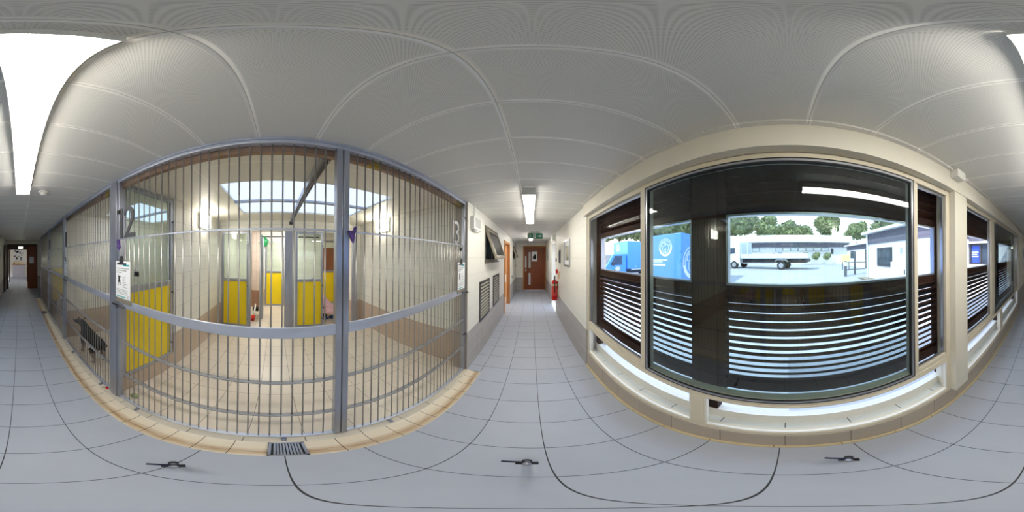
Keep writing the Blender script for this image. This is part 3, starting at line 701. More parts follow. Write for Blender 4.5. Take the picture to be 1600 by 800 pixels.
# ------------------------------------------------------------------ wall fittings, left wall
t = T('alarm_sounder', 'white box speaker high on the wall left of the tilted window', 'speaker', (XW, 2.1, 2.0))
O('case', box(XW, XW + .06, 1.93, 2.22, 2.005, 2.19), 'white_pl', t, bevel=.012)
O('grille', box(XW + .06, XW + .064, 1.97, 2.18, 2.04, 2.165), mat('grey grille', (176, 178, 176), .6), t)
b = NB(); cyl(b, (XW + .03, 2.0, 2.004), (XW + .03, 2.15, 2.004), .02, n=10); O('lower_lamp', b, 'white_pl', t, smooth=True)
O('conduit', box(XW, XW + .022, 2.05, 2.075, 2.19, C), 'white_pl', t)
def awning(y0, y1, z0, z1, name, label):
    w = T(name, label, 'window', (XW - .05, (y0 + y1) / 2, z0), kind='structure')
    f = NB(); frame_rect(f, 'x', XW - .10, XW + .004, y0, y1, z0, z1, .045); O('window_frame', f, mat('grey brown window frame', (112, 104, 92), .5), w)
    L = z1 - z0 - .08; a = math.radians(20); hz = z1 - .05
    def tilt(bm):
        mtx = Matrix.Translation((XW, 0, hz)) @ Matrix.Rotation(-a, 4, 'Y') @ Matrix.Translation((-XW, 0, -hz)); bm.transform(mtx); return bm
    s = NB(); frame_rect(s, 'x', XW - .02, XW + .02, y0 + .05, y1 - .05, hz - L, hz, .05); O('open_sash', tilt(s), mat('pale bronze sash', (150, 142, 128), .4, .3), w)
    O('pane', tilt(box(XW - .004, XW + .004, y0 + .10, y1 - .10, hz - L + .05, hz - .05)), 'glass_small', w)
    O('sill', box(XW, XW + .03, y0 - .02, y1 + .02, z0 - .02, z0), mat('grey sill', (120, 112, 102), .5), w)
    O('backing', box(XW - .155, XW - .15, y0 - .1, y1 + .1, z0 - .1, z1 + .1), 'win_dark', w)
awning(2.59, 3.61, 1.56, 2.185, 'window_3', 'tilted open metal framed window above the wall vents')
awning(6.56, 7.49, 1.575, 2.095, 'window_4', 'small tilted open window near the end door')
def vent(y0, y1, z0, z1, label):
    t = T('wall_vent', label, 'vent', (XW, (y0 + y1) / 2, z0), group='louvred vents low on the wall')
    f = NB(); frame_rect(f, 'x', XW, XW + .016, y0, y1, z0, z1, .03); O('vent_frame', f, 'dark_steel', t)
    O('vent_back', box(XW + .0005, XW + .003, y0 + .03, y1 - .03, z0 + .03, z1 - .03), 'black', t)
    s = NB(); n = 11; p = (z1 - z0 - .06) / n
    for k in range(n):
        z = z0 + .03 + (k + .5) * p; prism(s, [(XW + .003, y0 + .03, z + p * .05), (XW + .003, y0 + .03, z + p * .22), (XW + .014, y0 + .03, z - p * .12), (XW + .014, y0 + .03, z - p * .29)], (0, y1 - y0 - .06, 0))
    O('louvre_slats', s, mat('vent slats', (150, 148, 138), .5), t)
vent(2.31, 2.86, .62, 1.27, 'louvred metal vent nearer to the barred pens')
vent(3.17, 3.73, .62, 1.27, 'louvred metal vent nearer to the wooden doorway')
# side door (open) left
d = T('door_1', 'light wood doorway standing open in the white wall past the vents', 'door', (XW, 5.04, 0), kind='structure')
f = NB(); bx(f, XW - .16, XW + .02, 4.46, 4.53, 0, 2.12); bx(f, XW - .16, XW + .02, 5.55, 5.62, 0, 2.12); bx(f, XW - .16, XW + .02, 4.53, 5.55, 2.05, 2.12); O('door_frame', f, 'frame_wood', d)
lf = O('door_leaf', box(XW - .95, XW - .06, 5.50, 5.54, .01, 2.05), mat('pale orange door leaf', (214, 158, 112), .45, var=.08), d)
O('kick_plate', box(XW - .9, XW - .1, 5.495, 5.50, .02, .25), 'white_pl', lf); O('push_plate', box(XW - .9, XW - .1, 5.495, 5.50, .78, 1.05), 'paper', lf)
sr = NB(); bx(sr, -2.5, -2.4, 4.0, 6.2, 0, C); bx(sr, -2.5, -.92, 6.1, 6.2, 0, C); bx(sr, -2.5, -.92, 3.9, 4.0, 0, C)
struct('wall_side_room', sr, 'white', 'pale walls of the room behind the open wooden doorway', 'wall')
struct('floor_side_room', box(-2.5, -.77, 3.9, 6.2, -.12, 0), 'floor', 'floor of the room behind the open wooden doorway', 'floor')
struct('ceiling_side_room', box(-2.5, -.83, 3.9, 6.2, C, C + .1), 'white', 'ceiling of the room behind the open wooden doorway', 'ceiling')
ceiling_light(-1.7, 4.4, 5.7, 'lit tube light in the side room past the vents')
def switch(y, z, label, m='dark_steel', x=XW, sx=1):
    t = T('light_switch', label, 'switch', (x, y, z), group='switches on the white walls')
    O('switch_plate', box(x, x + .012 * sx, y - .075, y + .075, z - .045, z + .045), m, t, bevel=.002); O('rocker', box(x + .012 * sx, x + .017 * sx, y - .02, y + .02, z - .02, z + .02), 'white_pl', t)
switch(6.35, .88, 'double grey socket just right of the wooden doorway')
switch(7.85, 1.23, 'grey switch in the corner by the end door')
# end door
d = T('door_2', 'red brown door with vision panels closing the bright end', 'door', (.14, YA, 0), kind='structure')
f = NB(); bx(f, -.42, -.36, YA - .015, YA + .13, 0, 2.20); bx(f, .65, .71, YA - .015, YA + .13, 0, 2.20); bx(f, -.36, .65, YA - .015, YA + .13, 2.14, 2.20); O('door_frame', f, 'frame_wood', d)
vp = [(-.145, -.045, 1.12, 1.89), (-.145, -.045, .28, .86), (-.33, -.25, 1.12, 1.70)]
lf = NB(); bx(lf, -.36, .65, YA + .03, YA + .075, .01, 2.14); leaf = O('door_leaf', lf, 'door_wood', d)
for k, (a, b_, z0, z1) in enumerate(vp):
    O('vision_panel', box(a, b_, YA + .024, YA + .03, z0, z1), mat('bright wired glass%d' % k, (206, 212, 214), .15), leaf)
O('door_edge_strip', box(-.215, -.205, YA + .024, YA + .03, .02, 2.13), 'dark_door', leaf)
O('door_handle', box(-.30, -.26, YA, YA + .03, .95, 1.06), 'white_pl', leaf, bevel=.003)
t = T('door_poster', 'white poster with a black picture on the end door', 'poster', (.13, YA + .02, 1.45))
O('sheet', box(.01, .27, YA + .026, YA + .0295, 1.44, 1.91), 'paper', t)
a = NB(); prism(a, [(.06, YA + .0255, 1.55), (.20, YA + .0255, 1.53), (.23, YA + .0255, 1.66), (.20, YA + .0255, 1.78), (.14, YA + .0255, 1.80), (.12, YA + .0255, 1.70), (.07, YA + .0255, 1.72)], (0, -.001, 0)); O('black_print', a, 'ink_black', t)
# exit sign
t = T('exit_sign', 'green and white exit sign with running figure and arrow hanging from the ceiling', 'sign', (.09, 4.4, 2.14))
O('sign_panel', box(-.11, .295, 4.39, 4.41, 2.145, 2.295), 'green', t)
O('sign_hanger', box(-.05, .24, 4.395, 4.405, 2.295, C), 'white_pl', t)
s = NB(); yy = 4.389
textbm(s, 'Fire', .055, .001, (-.095, yy, 2.232), (1, 0, 0), (0, 0, 1)); textbm(s, 'exit', .055, .001, (-.095, yy, 2.178), (1, 0, 0), (0, 0, 1))
bx(s, .04, .115, yy - .001, yy, 2.16, 2.282)
prism(s, [(.165, yy, 2.205), (.225, yy, 2.205), (.225, yy, 2.18), (.272, yy, 2.22), (.225, yy, 2.26), (.225, yy, 2.235), (.165, yy, 2.235)], (0, -.001, 0))
O('white_pictogram', s, 'paper', t)
s = NB(); cyl(s, (.08, yy - .001, 2.262), (.08, yy - .002, 2.262), .009, n=12)
for pts in ([(.082, 2.25), (.074, 2.215), (.092, 2.195), (.088, 2.168)], [(.074, 2.215), (.062, 2.19), (.047, 2.19)], [(.083, 2.245), (.098, 2.232), (.106, 2.238)], [(.08, 2.245), (.064, 2.238), (.056, 2.225)]):
    ribbon(s, [(p[0], p[1]) for p in pts], .010, (0, yy - .001, 0), (1, 0, 0), (0, 0, 1), .001)
O('running_figure', s, 'green', t)
# detectors
def detector(x, y, label):
    t = T('smoke_detector', label, 'detector', (x, y, C - .05), group='smoke detectors on the ceiling')
    O('detector_base', cyl(NB(), (x, y, C - .018), (x, y, C), .05, n=20), 'white_pl', t, smooth=False); O('detector_head', cyl(NB(), (x, y, C - .05), (x, y, C - .018), .026, .042, n=20), 'white_pl', t)
detector(-.25, -1.70, 'white smoke detector on the ceiling beyond the nearest tube light')
detector(-.27, 3.7, 'small smoke detector on the ceiling before the exit sign')
detector(-.28, -6.7, 'tiny smoke detector at the dim end of the ceiling')
# right wall fittings
XR = .70
def picture(y0, y1, z0, z1, label, m='picture', fm=None):
    t = T('framed_picture', label, 'picture', (XR, (y0 + y1) / 2, z0), group='pictures on the right wall')
    f = NB(); frame_rect(f, 'x', XR - .022, XR, y0, y1, z0, z1, .03); O('picture_frame', f, fm or 'alu', t)
    O('mount', box(XR - .008, XR - .002, y0 + .03, y1 - .03, z0 + .03, z1 - .03), 'paper', t); O('print', box(XR - .010, XR - .008, y0 + .10, y1 - .10, z0 + .12, z1 - .12), m, t)
picture(2.90, 3.40, 1.47, 1.99, 'silver framed picture above the extinguisher side of the right wall')
picture(3.90, 4.06, 1.50, 1.82, 'small dark notice left of the framed picture, above the extinguisher', 'picture2', 'dark_steel')
picture(6.9, 7.3, 1.52, 2.0, 'small framed picture beyond the bright doorway')
picture(-5.9, -5.3, 1.45, 2.0, 'pale poster on the wall at the dim end', 'picture2', 'white')
t = T('fire_extinguisher', 'red fire extinguisher hung on the wall beside the bright doorway', 'fire extinguisher', (.62, 4.30, .48))
b = NB(); cyl(b, (.61, 4.30, .50), (.61, 4.30, .98), .078, n=24); cyl(b, (.61, 4.30, .98), (.61, 4.30, 1.05), .078, .03, n=24); cyl(b, (.61, 4.30, .48), (.61, 4.30, .50), .07, .078, n=24); O('cylinder', b, 'red', t, smooth=False, bevel=.008)
b = NB(); cyl(b, (.61, 4.30, 1.05), (.61, 4.30, 1.11), .022, n=12); bx(b, .595, .625, 4.22, 4.36, 1.10, 1.125); bx(b, .60, .62, 4.20, 4.34, 1.14, 1.155); O('valve', b, 'black', t)
O('hose', tube(NB(), [(.61, 4.25, 1.09), (.60, 4.19, 1.05), (.60, 4.19, .90), (.60, 4.20, .70)], .013, 8), 'black', t, smooth=True)
b = NB(); cyl(b, (.61, 4.30, .62), (.61, 4.30, .86), .0795, n=24); O('printed_label', b, mat('red label', (214, 70, 60), .5, var=.25, scale=50), t)
O('cream_band', cyl(NB(), (.61, 4.30, .88), (.61, 4.30, .94), .0795, n=24), 'cream_label', t); O('wall_bracket', box(.685, .70, 4.26, 4.34, .8, 1.0), 'dark_steel', t)
O('call_point', box(.655, .70, 4.30, 4.41, 1.21, 1.32), 'red', bevel=.006, label='red break glass call point above the extinguisher', cat='call point')
O('yellow_notice', box(.695, .70, 4.04, 4.14, 1.10, 1.28), mat('orange notice', (214, 150, 70), .6), label='small orange notice right of the red call point', cat='notice')
O('grey_switch', box(.68, .70, 4.52, 4.60, 1.52, 1.62), 'dark_steel', bevel=.004, label='dark grey switch at the edge of the bright doorway', cat='switch')
t = T('door_closer_box', 'white box above the bright doorway', 'box', (.66, 4.86, 2.15)); O('case', box(.60, .70, 4.66, 5.05, 2.13, 2.30), 'white_pl', t, bevel=.01); O('conduit', box(.68, .70, 4.60, 4.63, 1.62, C), 'white_pl', t)
O('small_white_box', box(.68, .70, 7.5, 7.62, 1.35, 1.6), 'white_pl', label='small white dispenser beside the end door', cat='box', bevel=.005)
d = T('door_3', 'bright white framed doorway to the yard on the right wall', 'door', (.84, 5.14, 0), kind='structure')
f = NB(); bx(f, .70, .98, 4.66, 4.70, 0, 2.12); bx(f, .70, .98, 5.58, 5.62, 0, 2.12); bx(f, .70, .98, 4.70, 5.58, 2.08, 2.12); O('door_frame', f, 'white', d)
f = NB(); frame_rect(f, 'x', .90, .94, 4.70, 5.58, .02, 2.08, .09); lf = O('door_leaf', f, 'white', d); O('glass_pane', box(.917, .923, 4.79, 5.49, .11, 1.99), 'glass_clear', lf)
t = T('motion_sensor', 'white box sensor on the cream lintel at the ceiling edge', 'sensor', (.63, -1.08, 2.29))
O('sensor_case', box(.585, .655, -1.14, -1.02, 2.275, 2.35), 'white_pl', t, bevel=.006); O('sensor_lens', box(.60, .62, -1.146, -1.14, 2.30, 2.31), 'black', t)

# ------------------------------------------------------------------ dim end B
d = T('door_4', 'open brown double doors at the dim end', 'door', (-.13, YB, 0), kind='structure')
f = NB(); bx(f, .54, .60, YB - .15, YB + .012, 0, 2.17); bx(f, -.86, -.81, YB - .15, YB + .012, 0, 2.17); bx(f, -.81, .54, YB - .15, YB + .012, 2.10, 2.17); bx(f, -.38, .54, YB - .09, YB - .05, 1.90, 2.10); O('door_frame', f, 'dark_door', d)
lf = O('closed_leaf', box(-.81, -.38, YB - .06, YB - .02, .01, 2.10), 'door_wood', d)
ol = O('open_leaf', box(.63, .67, YB + .02, YB + .78, .01, 2.10), 'dark_door', d)
O('notice', box(-.69, -.47, YB - .02, YB - .016, 1.25, 1.57), 'paper', lf)
O('lit_exit_sign', box(-.15, .06, YB - .05, YB - .045, 1.96, 2.05), emit('lit pale exit sign', (226, 232, 190), 1.2), d)
O('white_wall_box', box(-1.0, -.90, YB, YB + .06, 1.95, 2.18), 'white_pl', bevel=.01, label='white box on the cream wall right of the double doors', cat='box')
t = T('notice_board', 'white notice board covered in dark photos in the lobby', 'notice board', (.0, -12.04, 1.2))
O('backing', box(-.42, .47, -12.05, -12.035, 1.2, 2.02), 'notices', t)
random.seed(3)
for k in range(22):
    x = random.uniform(-.38, .36); z = random.uniform(1.24, 1.88); w_ = random.uniform(.05, .13); h_ = random.uniform(.05, .14)
    O('pinned_photo', box(x, x + w_, -12.035, -12.033 + k * .0002, z, z + h_), ('ink_black', 'ink', 'navy', 'win_dark', 'paper')[k % 5], t)
t = T('lobby_bench', 'narrow brown shelf under the notice board', 'shelf', (.05, -11.9, 0)); O('shelf_top', box(-.45, .55, -12.04, -11.75, .94, .98), 'frame_wood', t); O('shelf_front', box(-.40, .50, -12.03, -11.80, 0, .94), mat('pale lilac panel', (190, 188, 204), .5), t)
for k, (x, w_, lb) in enumerate(((.36, .10, 'small brown box left on the lobby shelf'), (-.05, .18, 'pale box in the middle of the lobby shelf'))): O('shelf_box', box(x, x + w_, -12.0, -11.85, .981, 1.10 + .04 * k), ('frame_wood', 'cream_label')[k], label=lb, cat='box', bevel=.004)
f = NB(); bx(f, .58, .66, -10.0, -9.9, 0, 2.15); bx(f, -.56, -.44, -10.0, -9.9, 0, 2.15); bx(f, -.56, .66, -10.0, -9.9, 2.15, 2.5)
struct('trim_10', f, 'dark_door', 'dark frame of a second doorway in the lobby', 'frame')

# ------------------------------------------------------------------ animals, person, clutter in pens
def skin_fig(name, pts, edges, radii, m, parent, root=0, sub=2):
    off = wloc(parent); me = bpy.data.meshes.new(name); me.from_pydata([Vector(p) - off for p in pts], edges, []); me.update()
    o = bpy.data.objects.new(name, me); COL.objects.link(o); o.parent = parent
    sk = o.modifiers.new('skin', 'SKIN'); sk.use_smooth_shade = True
    for i, r in enumerate(radii):
        v = me.skin_vertices[0].data[i]; v.radius = (r, r) if isinstance(r, (int, float)) else r; v.use_root = (i == root)
    s = o.modifiers.new('sub', 'SUBSURF'); s.levels = sub; s.render_levels = sub
    me.materials.append(M[m]); return o
def dog(base, ang, k, coat, label, leg_m, turn=0, tail_up=True):
    """standing dog, local +x is forward, k is the scale"""
    t = T('dog', label, 'dog', base)
    c, s = math.cos(ang), math.sin(ang)
    def w(x, y, z): return (base[0] + k * (x * c - y * s), base[1] + k * (x * s + y * c), base[2] + k * z)
    P_ = []; E_ = []; R_ = []
    def add(p, r, link=None):
        P_.append(w(*p)); R_.append(r * k); i = len(P_) - 1
        if link is not None: E_.append((link, i))
        return i
    chest = add((.20, 0, .40), .125); mid = add((0, 0, .42), .105, chest); hip = add((-.22, 0, .43), .095, mid)
    neck = add((.32, 0, .52), .075, chest); hy = turn
    hd = add((.40, hy * .3, .62), .078, neck); muz = add((.50, hy * .9, .595), .045, hd); nose = add((.56, hy * 1.2, .585), .03, muz)
    for sgn in (1, -1):
        sh = add((.20, .085 * sgn, .32), .06, chest); el = add((.16, .09 * sgn, .20), .038, sh); wr = add((.19, .09 * sgn, .09), .026, el); pa = add((.20, .09 * sgn, .025), .028, wr); add((.245, .09 * sgn, .018), .022, pa)
        th = add((-.24, .085 * sgn, .33), .075, hip); kn = add((-.17, .09 * sgn, .22), .045, th); hk = add((-.29, .09 * sgn, .125), .026, kn); hp = add((-.26, .09 * sgn, .03), .027, hk); add((-.21, .09 * sgn, .018), .022, hp)
    pts = ((-.31, 0, .47), (-.40, 0, .44), (-.46, 0, .37)) if not tail_up else ((-.31, 0, .49), (-.36, 0, .58), (-.33, 0, .66))
    l = hip
    for q, p in enumerate(pts): l = add(p, .035 - .008 * q, l)
    body = skin_fig('body', P_, E_, R_, coat, t)
    for sgn in (1, -1):
        e = NB(); prism(e, [w(.36, hy * .3 + .03 * sgn, .66), w(.40, hy * .3 + .075 * sgn, .66), w(.36, hy * .3 + .085 * sgn, .75)], Vector(w(.015, 0, .0)) - Vector(w(0, 0, 0))); O('ear', e, coat, t)
        O('eye', ball(NB(), w(.455, hy * .7 + .04 * sgn, .64), .011 * k, sub=1), 'black', t)
    O('nose', ball(NB(), w(.588, hy * 1.3, .592), .02 * k, sub=1), 'black', t)
    return t
d1 = dog((-1.0, -2.10, 0), -PI / 2, .84, 'dog_black', 'black dog with grey legs standing behind the bars of pen 11', 'dog_tan', turn=.10, tail_up=False)
d1.children[0].data.materials.append(M['dog_tan'])
for o_ in d1.children:
    if o_.name.startswith('body'):
        o_.data.materials.clear()
        mm, n, l, p = base_mat('black coat with tan legs'); p.inputs['Roughness'].default_value = .8
        g_ = n.new('ShaderNodeNewGeometry'); s_ = n.new('ShaderNodeSeparateXYZ'); l.new(g_.outputs['Position'], s_.inputs[0])
        nz = n.new('ShaderNodeTexNoise'); nz.inputs['Scale'].default_value = 14; l.new(g_.outputs['Position'], nz.inputs['Vector'])
        f_ = mth(n, l, 'ADD', s_.outputs[2], mth(n, l, 'MULTIPLY', nz.outputs['Fac'], .10))
        r = n.new('ShaderNodeValToRGB'); r.color_ramp.elements[0].color = lin((150, 130, 118)); r.color_ramp.elements[1].color = lin((24, 24, 28)); r.color_ramp.elements[0].position = .24; r.color_ramp.elements[1].position = .30
        l.new(f_, r.inputs[0]); l.new(r.outputs[0], p.inputs['Base Color']); o_.data.materials.append(mm)
dog((-1.12, -4.15, 0), 1.2, 1.0, 'dog_white', 'white dog standing by the bars of the pen beyond number 11', 'dog_white', turn=.03)
# crouching person in the passage
t = T('person', 'crouching person in a pink patterned top and blue shoes beside the back door', 'person', (-3.95, 1.12, 0))
bx_, by_ = -3.95, 1.12
def W3(x, y, z): return (bx_ + x, by_ + y, z)
P_ = [W3(0, .10, .34), W3(0, .02, .50), W3(0, -.08, .68), W3(0, -.15, .80), W3(0, -.19, .92), W3(0, -.21, 1.01)]
E_ = [(0, 1), (1, 2), (2, 3), (3, 4), (4, 5)]; R_ = [.15, .14, .15, .06, .085, .075]
for sgn in (1, -1):
    i = len(P_); P_ += [W3(.10 * sgn, .08, .33), W3(.14 * sgn, -.22, .42), W3(.13 * sgn, .10, .09), W3(.13 * sgn, -.02, .05)]; R_ += [.09, .065, .045, .04]; E_ += [(0, i), (i, i + 1), (i + 1, i + 2), (i + 2, i + 3)]
    i = len(P_); P_ += [W3(.17 * sgn, -.08, .70), W3(.22 * sgn, -.20, .52), W3(.12 * sgn, -.38, .46), W3(.09 * sgn, -.45, .45)]; R_ += [.055, .042, .034, .03]; E_ += [(2, i), (i, i + 1), (i + 1, i + 2), (i + 2, i + 3)]
    for q in range(4):
        j = len(P_); P_ += [W3(.07 * sgn + .018 * (q - 1.5), -.50, .44), W3(.06 * sgn + .018 * (q - 1.5), -.53, .425 - .004 * q)]; R_ += [.009, .008]; E_ += [(i + 3, j), (j, j + 1)]
    j = len(P_); P_ += [W3(.05 * sgn, -.47, .47)]; R_ += [.010]; E_ += [(i + 3, j)]
skin_fig('body', P_, E_, R_, 'skin', t)
b = NB(); ball(b, W3(0, -.19, .99), .105, (.95, 1.05, .95), 3); O('hair', b, 'hair', t, smooth=True)
for sgn in (1, -1): O('eye', ball(NB(), W3(.032 * sgn, -.285, .955), .010, sub=1), 'black', t)
O('nose', ball(NB(), W3(0, -.30, .935), .014, (.8, 1, 1.2), 1), 'skin', t)
b = NB()
rings = [(-.14, .80, .07, .07), (-.10, .72, .17, .13), (-.03, .58, .19, .17), (.08, .42, .21, .20), (.16, .28, .24, .24), (.20, .20, .26, .27)]
vs = []
for oy, z, rx, ry in rings: vs.append([b.verts.new(W3(rx * math.cos(a_) * (1 + .04 * math.sin(5 * a_)), oy + ry * math.sin(a_), z)) for a_ in [2 * PI * q / 24 for q in range(24)]])
for A, B2 in zip(vs, vs[1:]):
    for q in range(24): b.faces.new((A[q], A[(q + 1) % 24], B2[(q + 1) % 24], B2[q]))
o_ = O('pink_top', b, 'pink', t, smooth=True); sm = o_.modifiers.new('thick', 'SOLIDIFY'); sm.thickness = .008
for sgn in (1, -1):
    O('trouser_leg', tube(NB(), [W3(.10 * sgn, .08, .33), W3(.14 * sgn, -.22, .43), W3(.135 * sgn, .0, .2), W3(.13 * sgn, .10, .10)], [.10, .078, .065, .06], 14), 'navy', t, smooth=True)
    b = NB(); ball(b, W3(.13 * sgn, .06, .045), .06, (.8, 2.1, .72), 2); O('shoe', b, 'blue_shoe', t, smooth=True)
b = NB(); ball(b, W3(.12, .30, .055), .06, (1.1, 1.9, .85), 2); O('blue_slipper', b, 'blue_shoe', t, smooth=True)
# broom pan
t = T('dustpan_brush', 'red and white brush and dustpan leaning behind the left back door', 'brush', (-4.3, -.58, 0))
O('handle', tube(NB(), [(-4.1, -.55, .03), (-4.35, -.55, .12), (-4.6, -.56, .22)], .022, 8), 'white_pl', t, smooth=True); O('brush_head', box(-4.1, -3.85, -.60, -.50, .0, .07), 'red', t, bevel=.01); O('bristles', box(-4.75, -4.6, -.64, -.48, .0, .1), 'black', t, bevel=.01)
b = NB(); ball(b, (-5.0, -.36, 2.07), .14, (.5, 1, 1.1), 3)
for v in b.verts: v.co += Vector((0, .02 * math.sin(v.co.z * 40), .015 * math.sin(v.co.y * 50)))
t = T('green_bag', 'green plastic bag hanging high on the far passage wall', 'bag', (-5.0, -.36, 1.92)); O('bag_body', b, 'green_bag', t, smooth=True); O('bag_loop', tube(NB(), [(-5.0, -.40, 2.2), (-5.05, -.42, 2.28), (-5.11, -.44, 2.28)], .012, 6), 'green_bag', t, smooth=True)
O('wall_pipe', cyl(NB(), (-5.09, -.45, 2.24), (-5.09, 1.4, 2.24), .018, n=10), 'dark_steel', label='thin dark pipe along the top of the far passage wall', cat='pipe')
# brown door seen past the middle back door
d = T('door_5', 'brown wooden door glimpsed beyond the passage on the right', 'door', (-6.79, 2.2, 0), kind='structure'); O('door_leaf', box(-6.80, -6.76, 1.75, 2.6, 0, 2.0), 'door_wood', d); O('push_plate', box(-6.76, -6.755, 1.9, 2.0, 1.2, 1.35), 'paper', d)
# tripod feet on the floor
def tfoot(x, y, label, big=1.):
    a = math.atan2(y, x); t = T('tripod_foot', label, 'tripod foot', (x, y, 0), group='tripod feet below the viewer'); t.scale = (1.5, 1.5, 1.5)
    u = Vector((math.cos(a), math.sin(a), 0)); v = Vector((-u.y, u.x, 0)); c_ = Vector((x, y, 0))
    O('rubber_tip', cyl(NB(), c_ + Vector((0, 0, .0)), c_ - u * .02 + Vector((0, 0, .03)), .012, .010, n=12), 'black', t, smooth=True)
    O('leg_tube', cyl(NB(), c_ - u * .02 + Vector((0, 0, .03)), c_ - u * .07 + Vector((0, 0, .14)), .009, n=12), 'steel', t, smooth=True)
    O('leg_clamp', cyl(NB(), c_ - u * .05 - v * .022 * big + Vector((0, 0, .10)), c_ - u * .05 + v * .022 * big + Vector((0, 0, .10)), .009, n=10), 'black', t, smooth=True)
    O('clamp_lever', box(-.005, .005, -.02, .03, -.004, .004) if False else cyl(NB(), c_ - u * .05 - v * .01 + Vector((0, 0, .115)), c_ - u * .045 + v * .05 + Vector((0, 0, .112)), .005, n=8), 'navy', t)
TF = 1.5
tfoot(-.41, -.29, 'black tripod foot on the floor in front of pen 12')
tfoot(-.01, .55, 'black tripod foot on the floor towards the bright end')
tfoot(.54, -.20, 'black tripod foot on the floor in front of the window')

# ------------------------------------------------------------------ outside
G = .45
def gz(x, y): return G * max(0, min(1, (x - 3) / 11 + max(0, -y) / 8 - max(0, y - 2) / 12))
gm = NB(); GX = [.9 + .55 * i for i in range(34)] + [22, 28, 40, 75]; GY = [-45, -30, -20, -14] + [-10 + .8 * i for i in range(36)] + [24, 34, 70]
gv = [[gm.verts.new((x, y, gz(x, y))) for y in GY] for x in GX]
for i in range(len(GX) - 1):
    for j in range(len(GY) - 1): gm.faces.new((gv[i][j], gv[i + 1][j], gv[i + 1][j + 1], gv[i][j + 1]))
struct('ground', gm, 'asphalt', 'pale sunlit tarmac yard outside the window', 'yard')
struct('ground_path', box(.9, 2.4, 0, 8, -.1, .012), 'paving', 'pale paving strip right outside the window', 'path')
def emblem(bm, org, right, up, r, th=.006):
    for rr in (1, .80): ribbon(bm, arc(0, 0, r * rr, 0, 360, 48), r * .05, org, right, up, th)
    ribbon(bm, arc(0, 0, r * .90, 190, 350, 30), r * .13, org, right, up, th)
    st = lambda pts: ribbon(bm, [(x * r, y * r) for x, y in pts], r * .055, org, right, up, th)
    st([(-.62, .18), (-.55, .42), (-.35, .58), (-.12, .62), (0, .56), (.12, .44), (.32, .40), (.50, .22), (.56, -.05), (.46, -.34)])
    st([(-.12, .62), (-.16, .34), (-.02, .16), (.12, .26), (.10, .44)])
    st([(-.62, .18), (-.42, .10), (-.26, .18)])
    st([(-.40, .04), (-.46, -.30), (-.26, -.58), (.06, -.68), (.36, -.52), (.46, -.34)])
    st([(-.12, -.14), (-.10, -.34), (0, -.20), (.14, -.10), (.06, -.40), (.12, -.58), (-.10, -.56), (-.02, -.40)])
def wheel(parent, c, ax, r=.40, w=.25):
    c = Vector(c); ax = Vector(ax).normalized()
    y_ = O('wheel', cyl(NB(), c, c + ax * w, r, n=28), 'tyre', parent, bevel=.03)
    O('hub', cyl(NB(), c - ax * .012, c + ax * .02, r * .56, n=20), 'hub', y_); O('hub_cap', cyl(NB(), c - ax * .05, c, r * .2, r * .25, n=14), 'hub', y_)
# nearer blue box body
t = T('blue_box_trailer', 'nearer light blue box trailer with a round white animal emblem', 'trailer', (8.2, 5.9, 0))
x0, x1, y0, y1, zt = 6.36, 10.2, 4.85, 7.15, 2.87
O('box_body', box(x0, x1, y0, y1, .40, zt), 'blue', t, bevel=.03)
s = NB(); emblem(s, (x0 - .001, 5.93, 2.16), (0, -1, 0), (0, 0, 1), .46); O('rear_emblem', s, 'paper', t)
s = NB()
for k, ln in enumerate((.98, .72)): 
    u = 6.88
    while u > 6.88 - ln:
        q = random.uniform(.06, .14); bx(s, x0 - .006, x0 - .001, u - q, u, 1.46 - .10 * k, 1.52 - .10 * k); u -= q + .025
bx(s, x0 - .006, x0 - .001, 5.92, 6.88, 1.18, 1.27); O('white_lettering', s, 'paper', t)
s = NB(); emblem(s, (7.35, y0 - .001, 1.35), (1, 0, 0), (0, 0, 1), .85); O('side_emblem', s, 'paper', t)
s = NB()
s.free()
for k in range(3): O('side_letter', box(9.75, 9.95, y0 - .006, y0 - .001, 1.95 - .28 * k, 2.07 - .28 * k), 'paper', t); O('cyan_strip', box(9.6, 10.15, y0 - .006, y0 - .001, 1.02, 1.22), 'pale_blue', t)
O('chassis', box(x0 + .1, x1 - .1, y0 + .3, y1 - .3, G - .2, .40), 'chassis', t)
for x in (7.6, 9.0):
    for yy, ax in ((y0 + .08, 1), (y1 - .08, -1)): wheel(t, (x, yy - .03 * ax, gz(x, yy) + .25), (0, ax, 0), .25, .2)
# further blue box van
t = T('blue_box_van', 'further light blue box van with its cab facing the window', 'van', (7.5, 11.9, 0))
x0, x1, y0, y1, zt = 7.2, 11.6, 10.75, 13.1, 2.95
O('box_body', box(x0, x1, y0, y1, .70, zt), 'blue', t, bevel=.03)
s = NB(); emblem(s, (x0 - .001, 12.3, 2.45), (0, -1, 0), (0, 0, 1), .30); O('front_emblem', s, 'paper', t)
s = NB(); emblem(s, (9.6, y0 - .001, 1.9), (1, 0, 0), (0, 0, 1), .8); O('side_emblem', s, 'paper', t)
cb = NB(); prism(cb, [(7.15, y0 + .12, .35), (5.25, y0 + .12, .35), (5.20, y0 + .12, .85), (5.45, y0 + .12, 1.05), (5.95, y0 + .12, 1.88), (7.15, y0 + .12, 1.93)], (0, 2.1, 0)); cab = O('cab', cb, 'blue', t, bevel=.05)
wd = NB(); prism(wd, [(6.75, y0 + .115, 1.05), (5.72, y0 + .115, 1.05), (6.08, y0 + .115, 1.74), (6.75, y0 + .115, 1.76)], (0, -.004, 0)); O('side_window', wd, 'win_dark', cab)
wd = NB(); prism(wd, [(5.47, y0 + .25, 1.10), (5.47, y0 + 2.08, 1.10), (5.90, y0 + 2.0, 1.80), (5.90, y0 + .33, 1.80)], (-.012, 0, .006)); O('windscreen', wd, 'win_dark', cab)
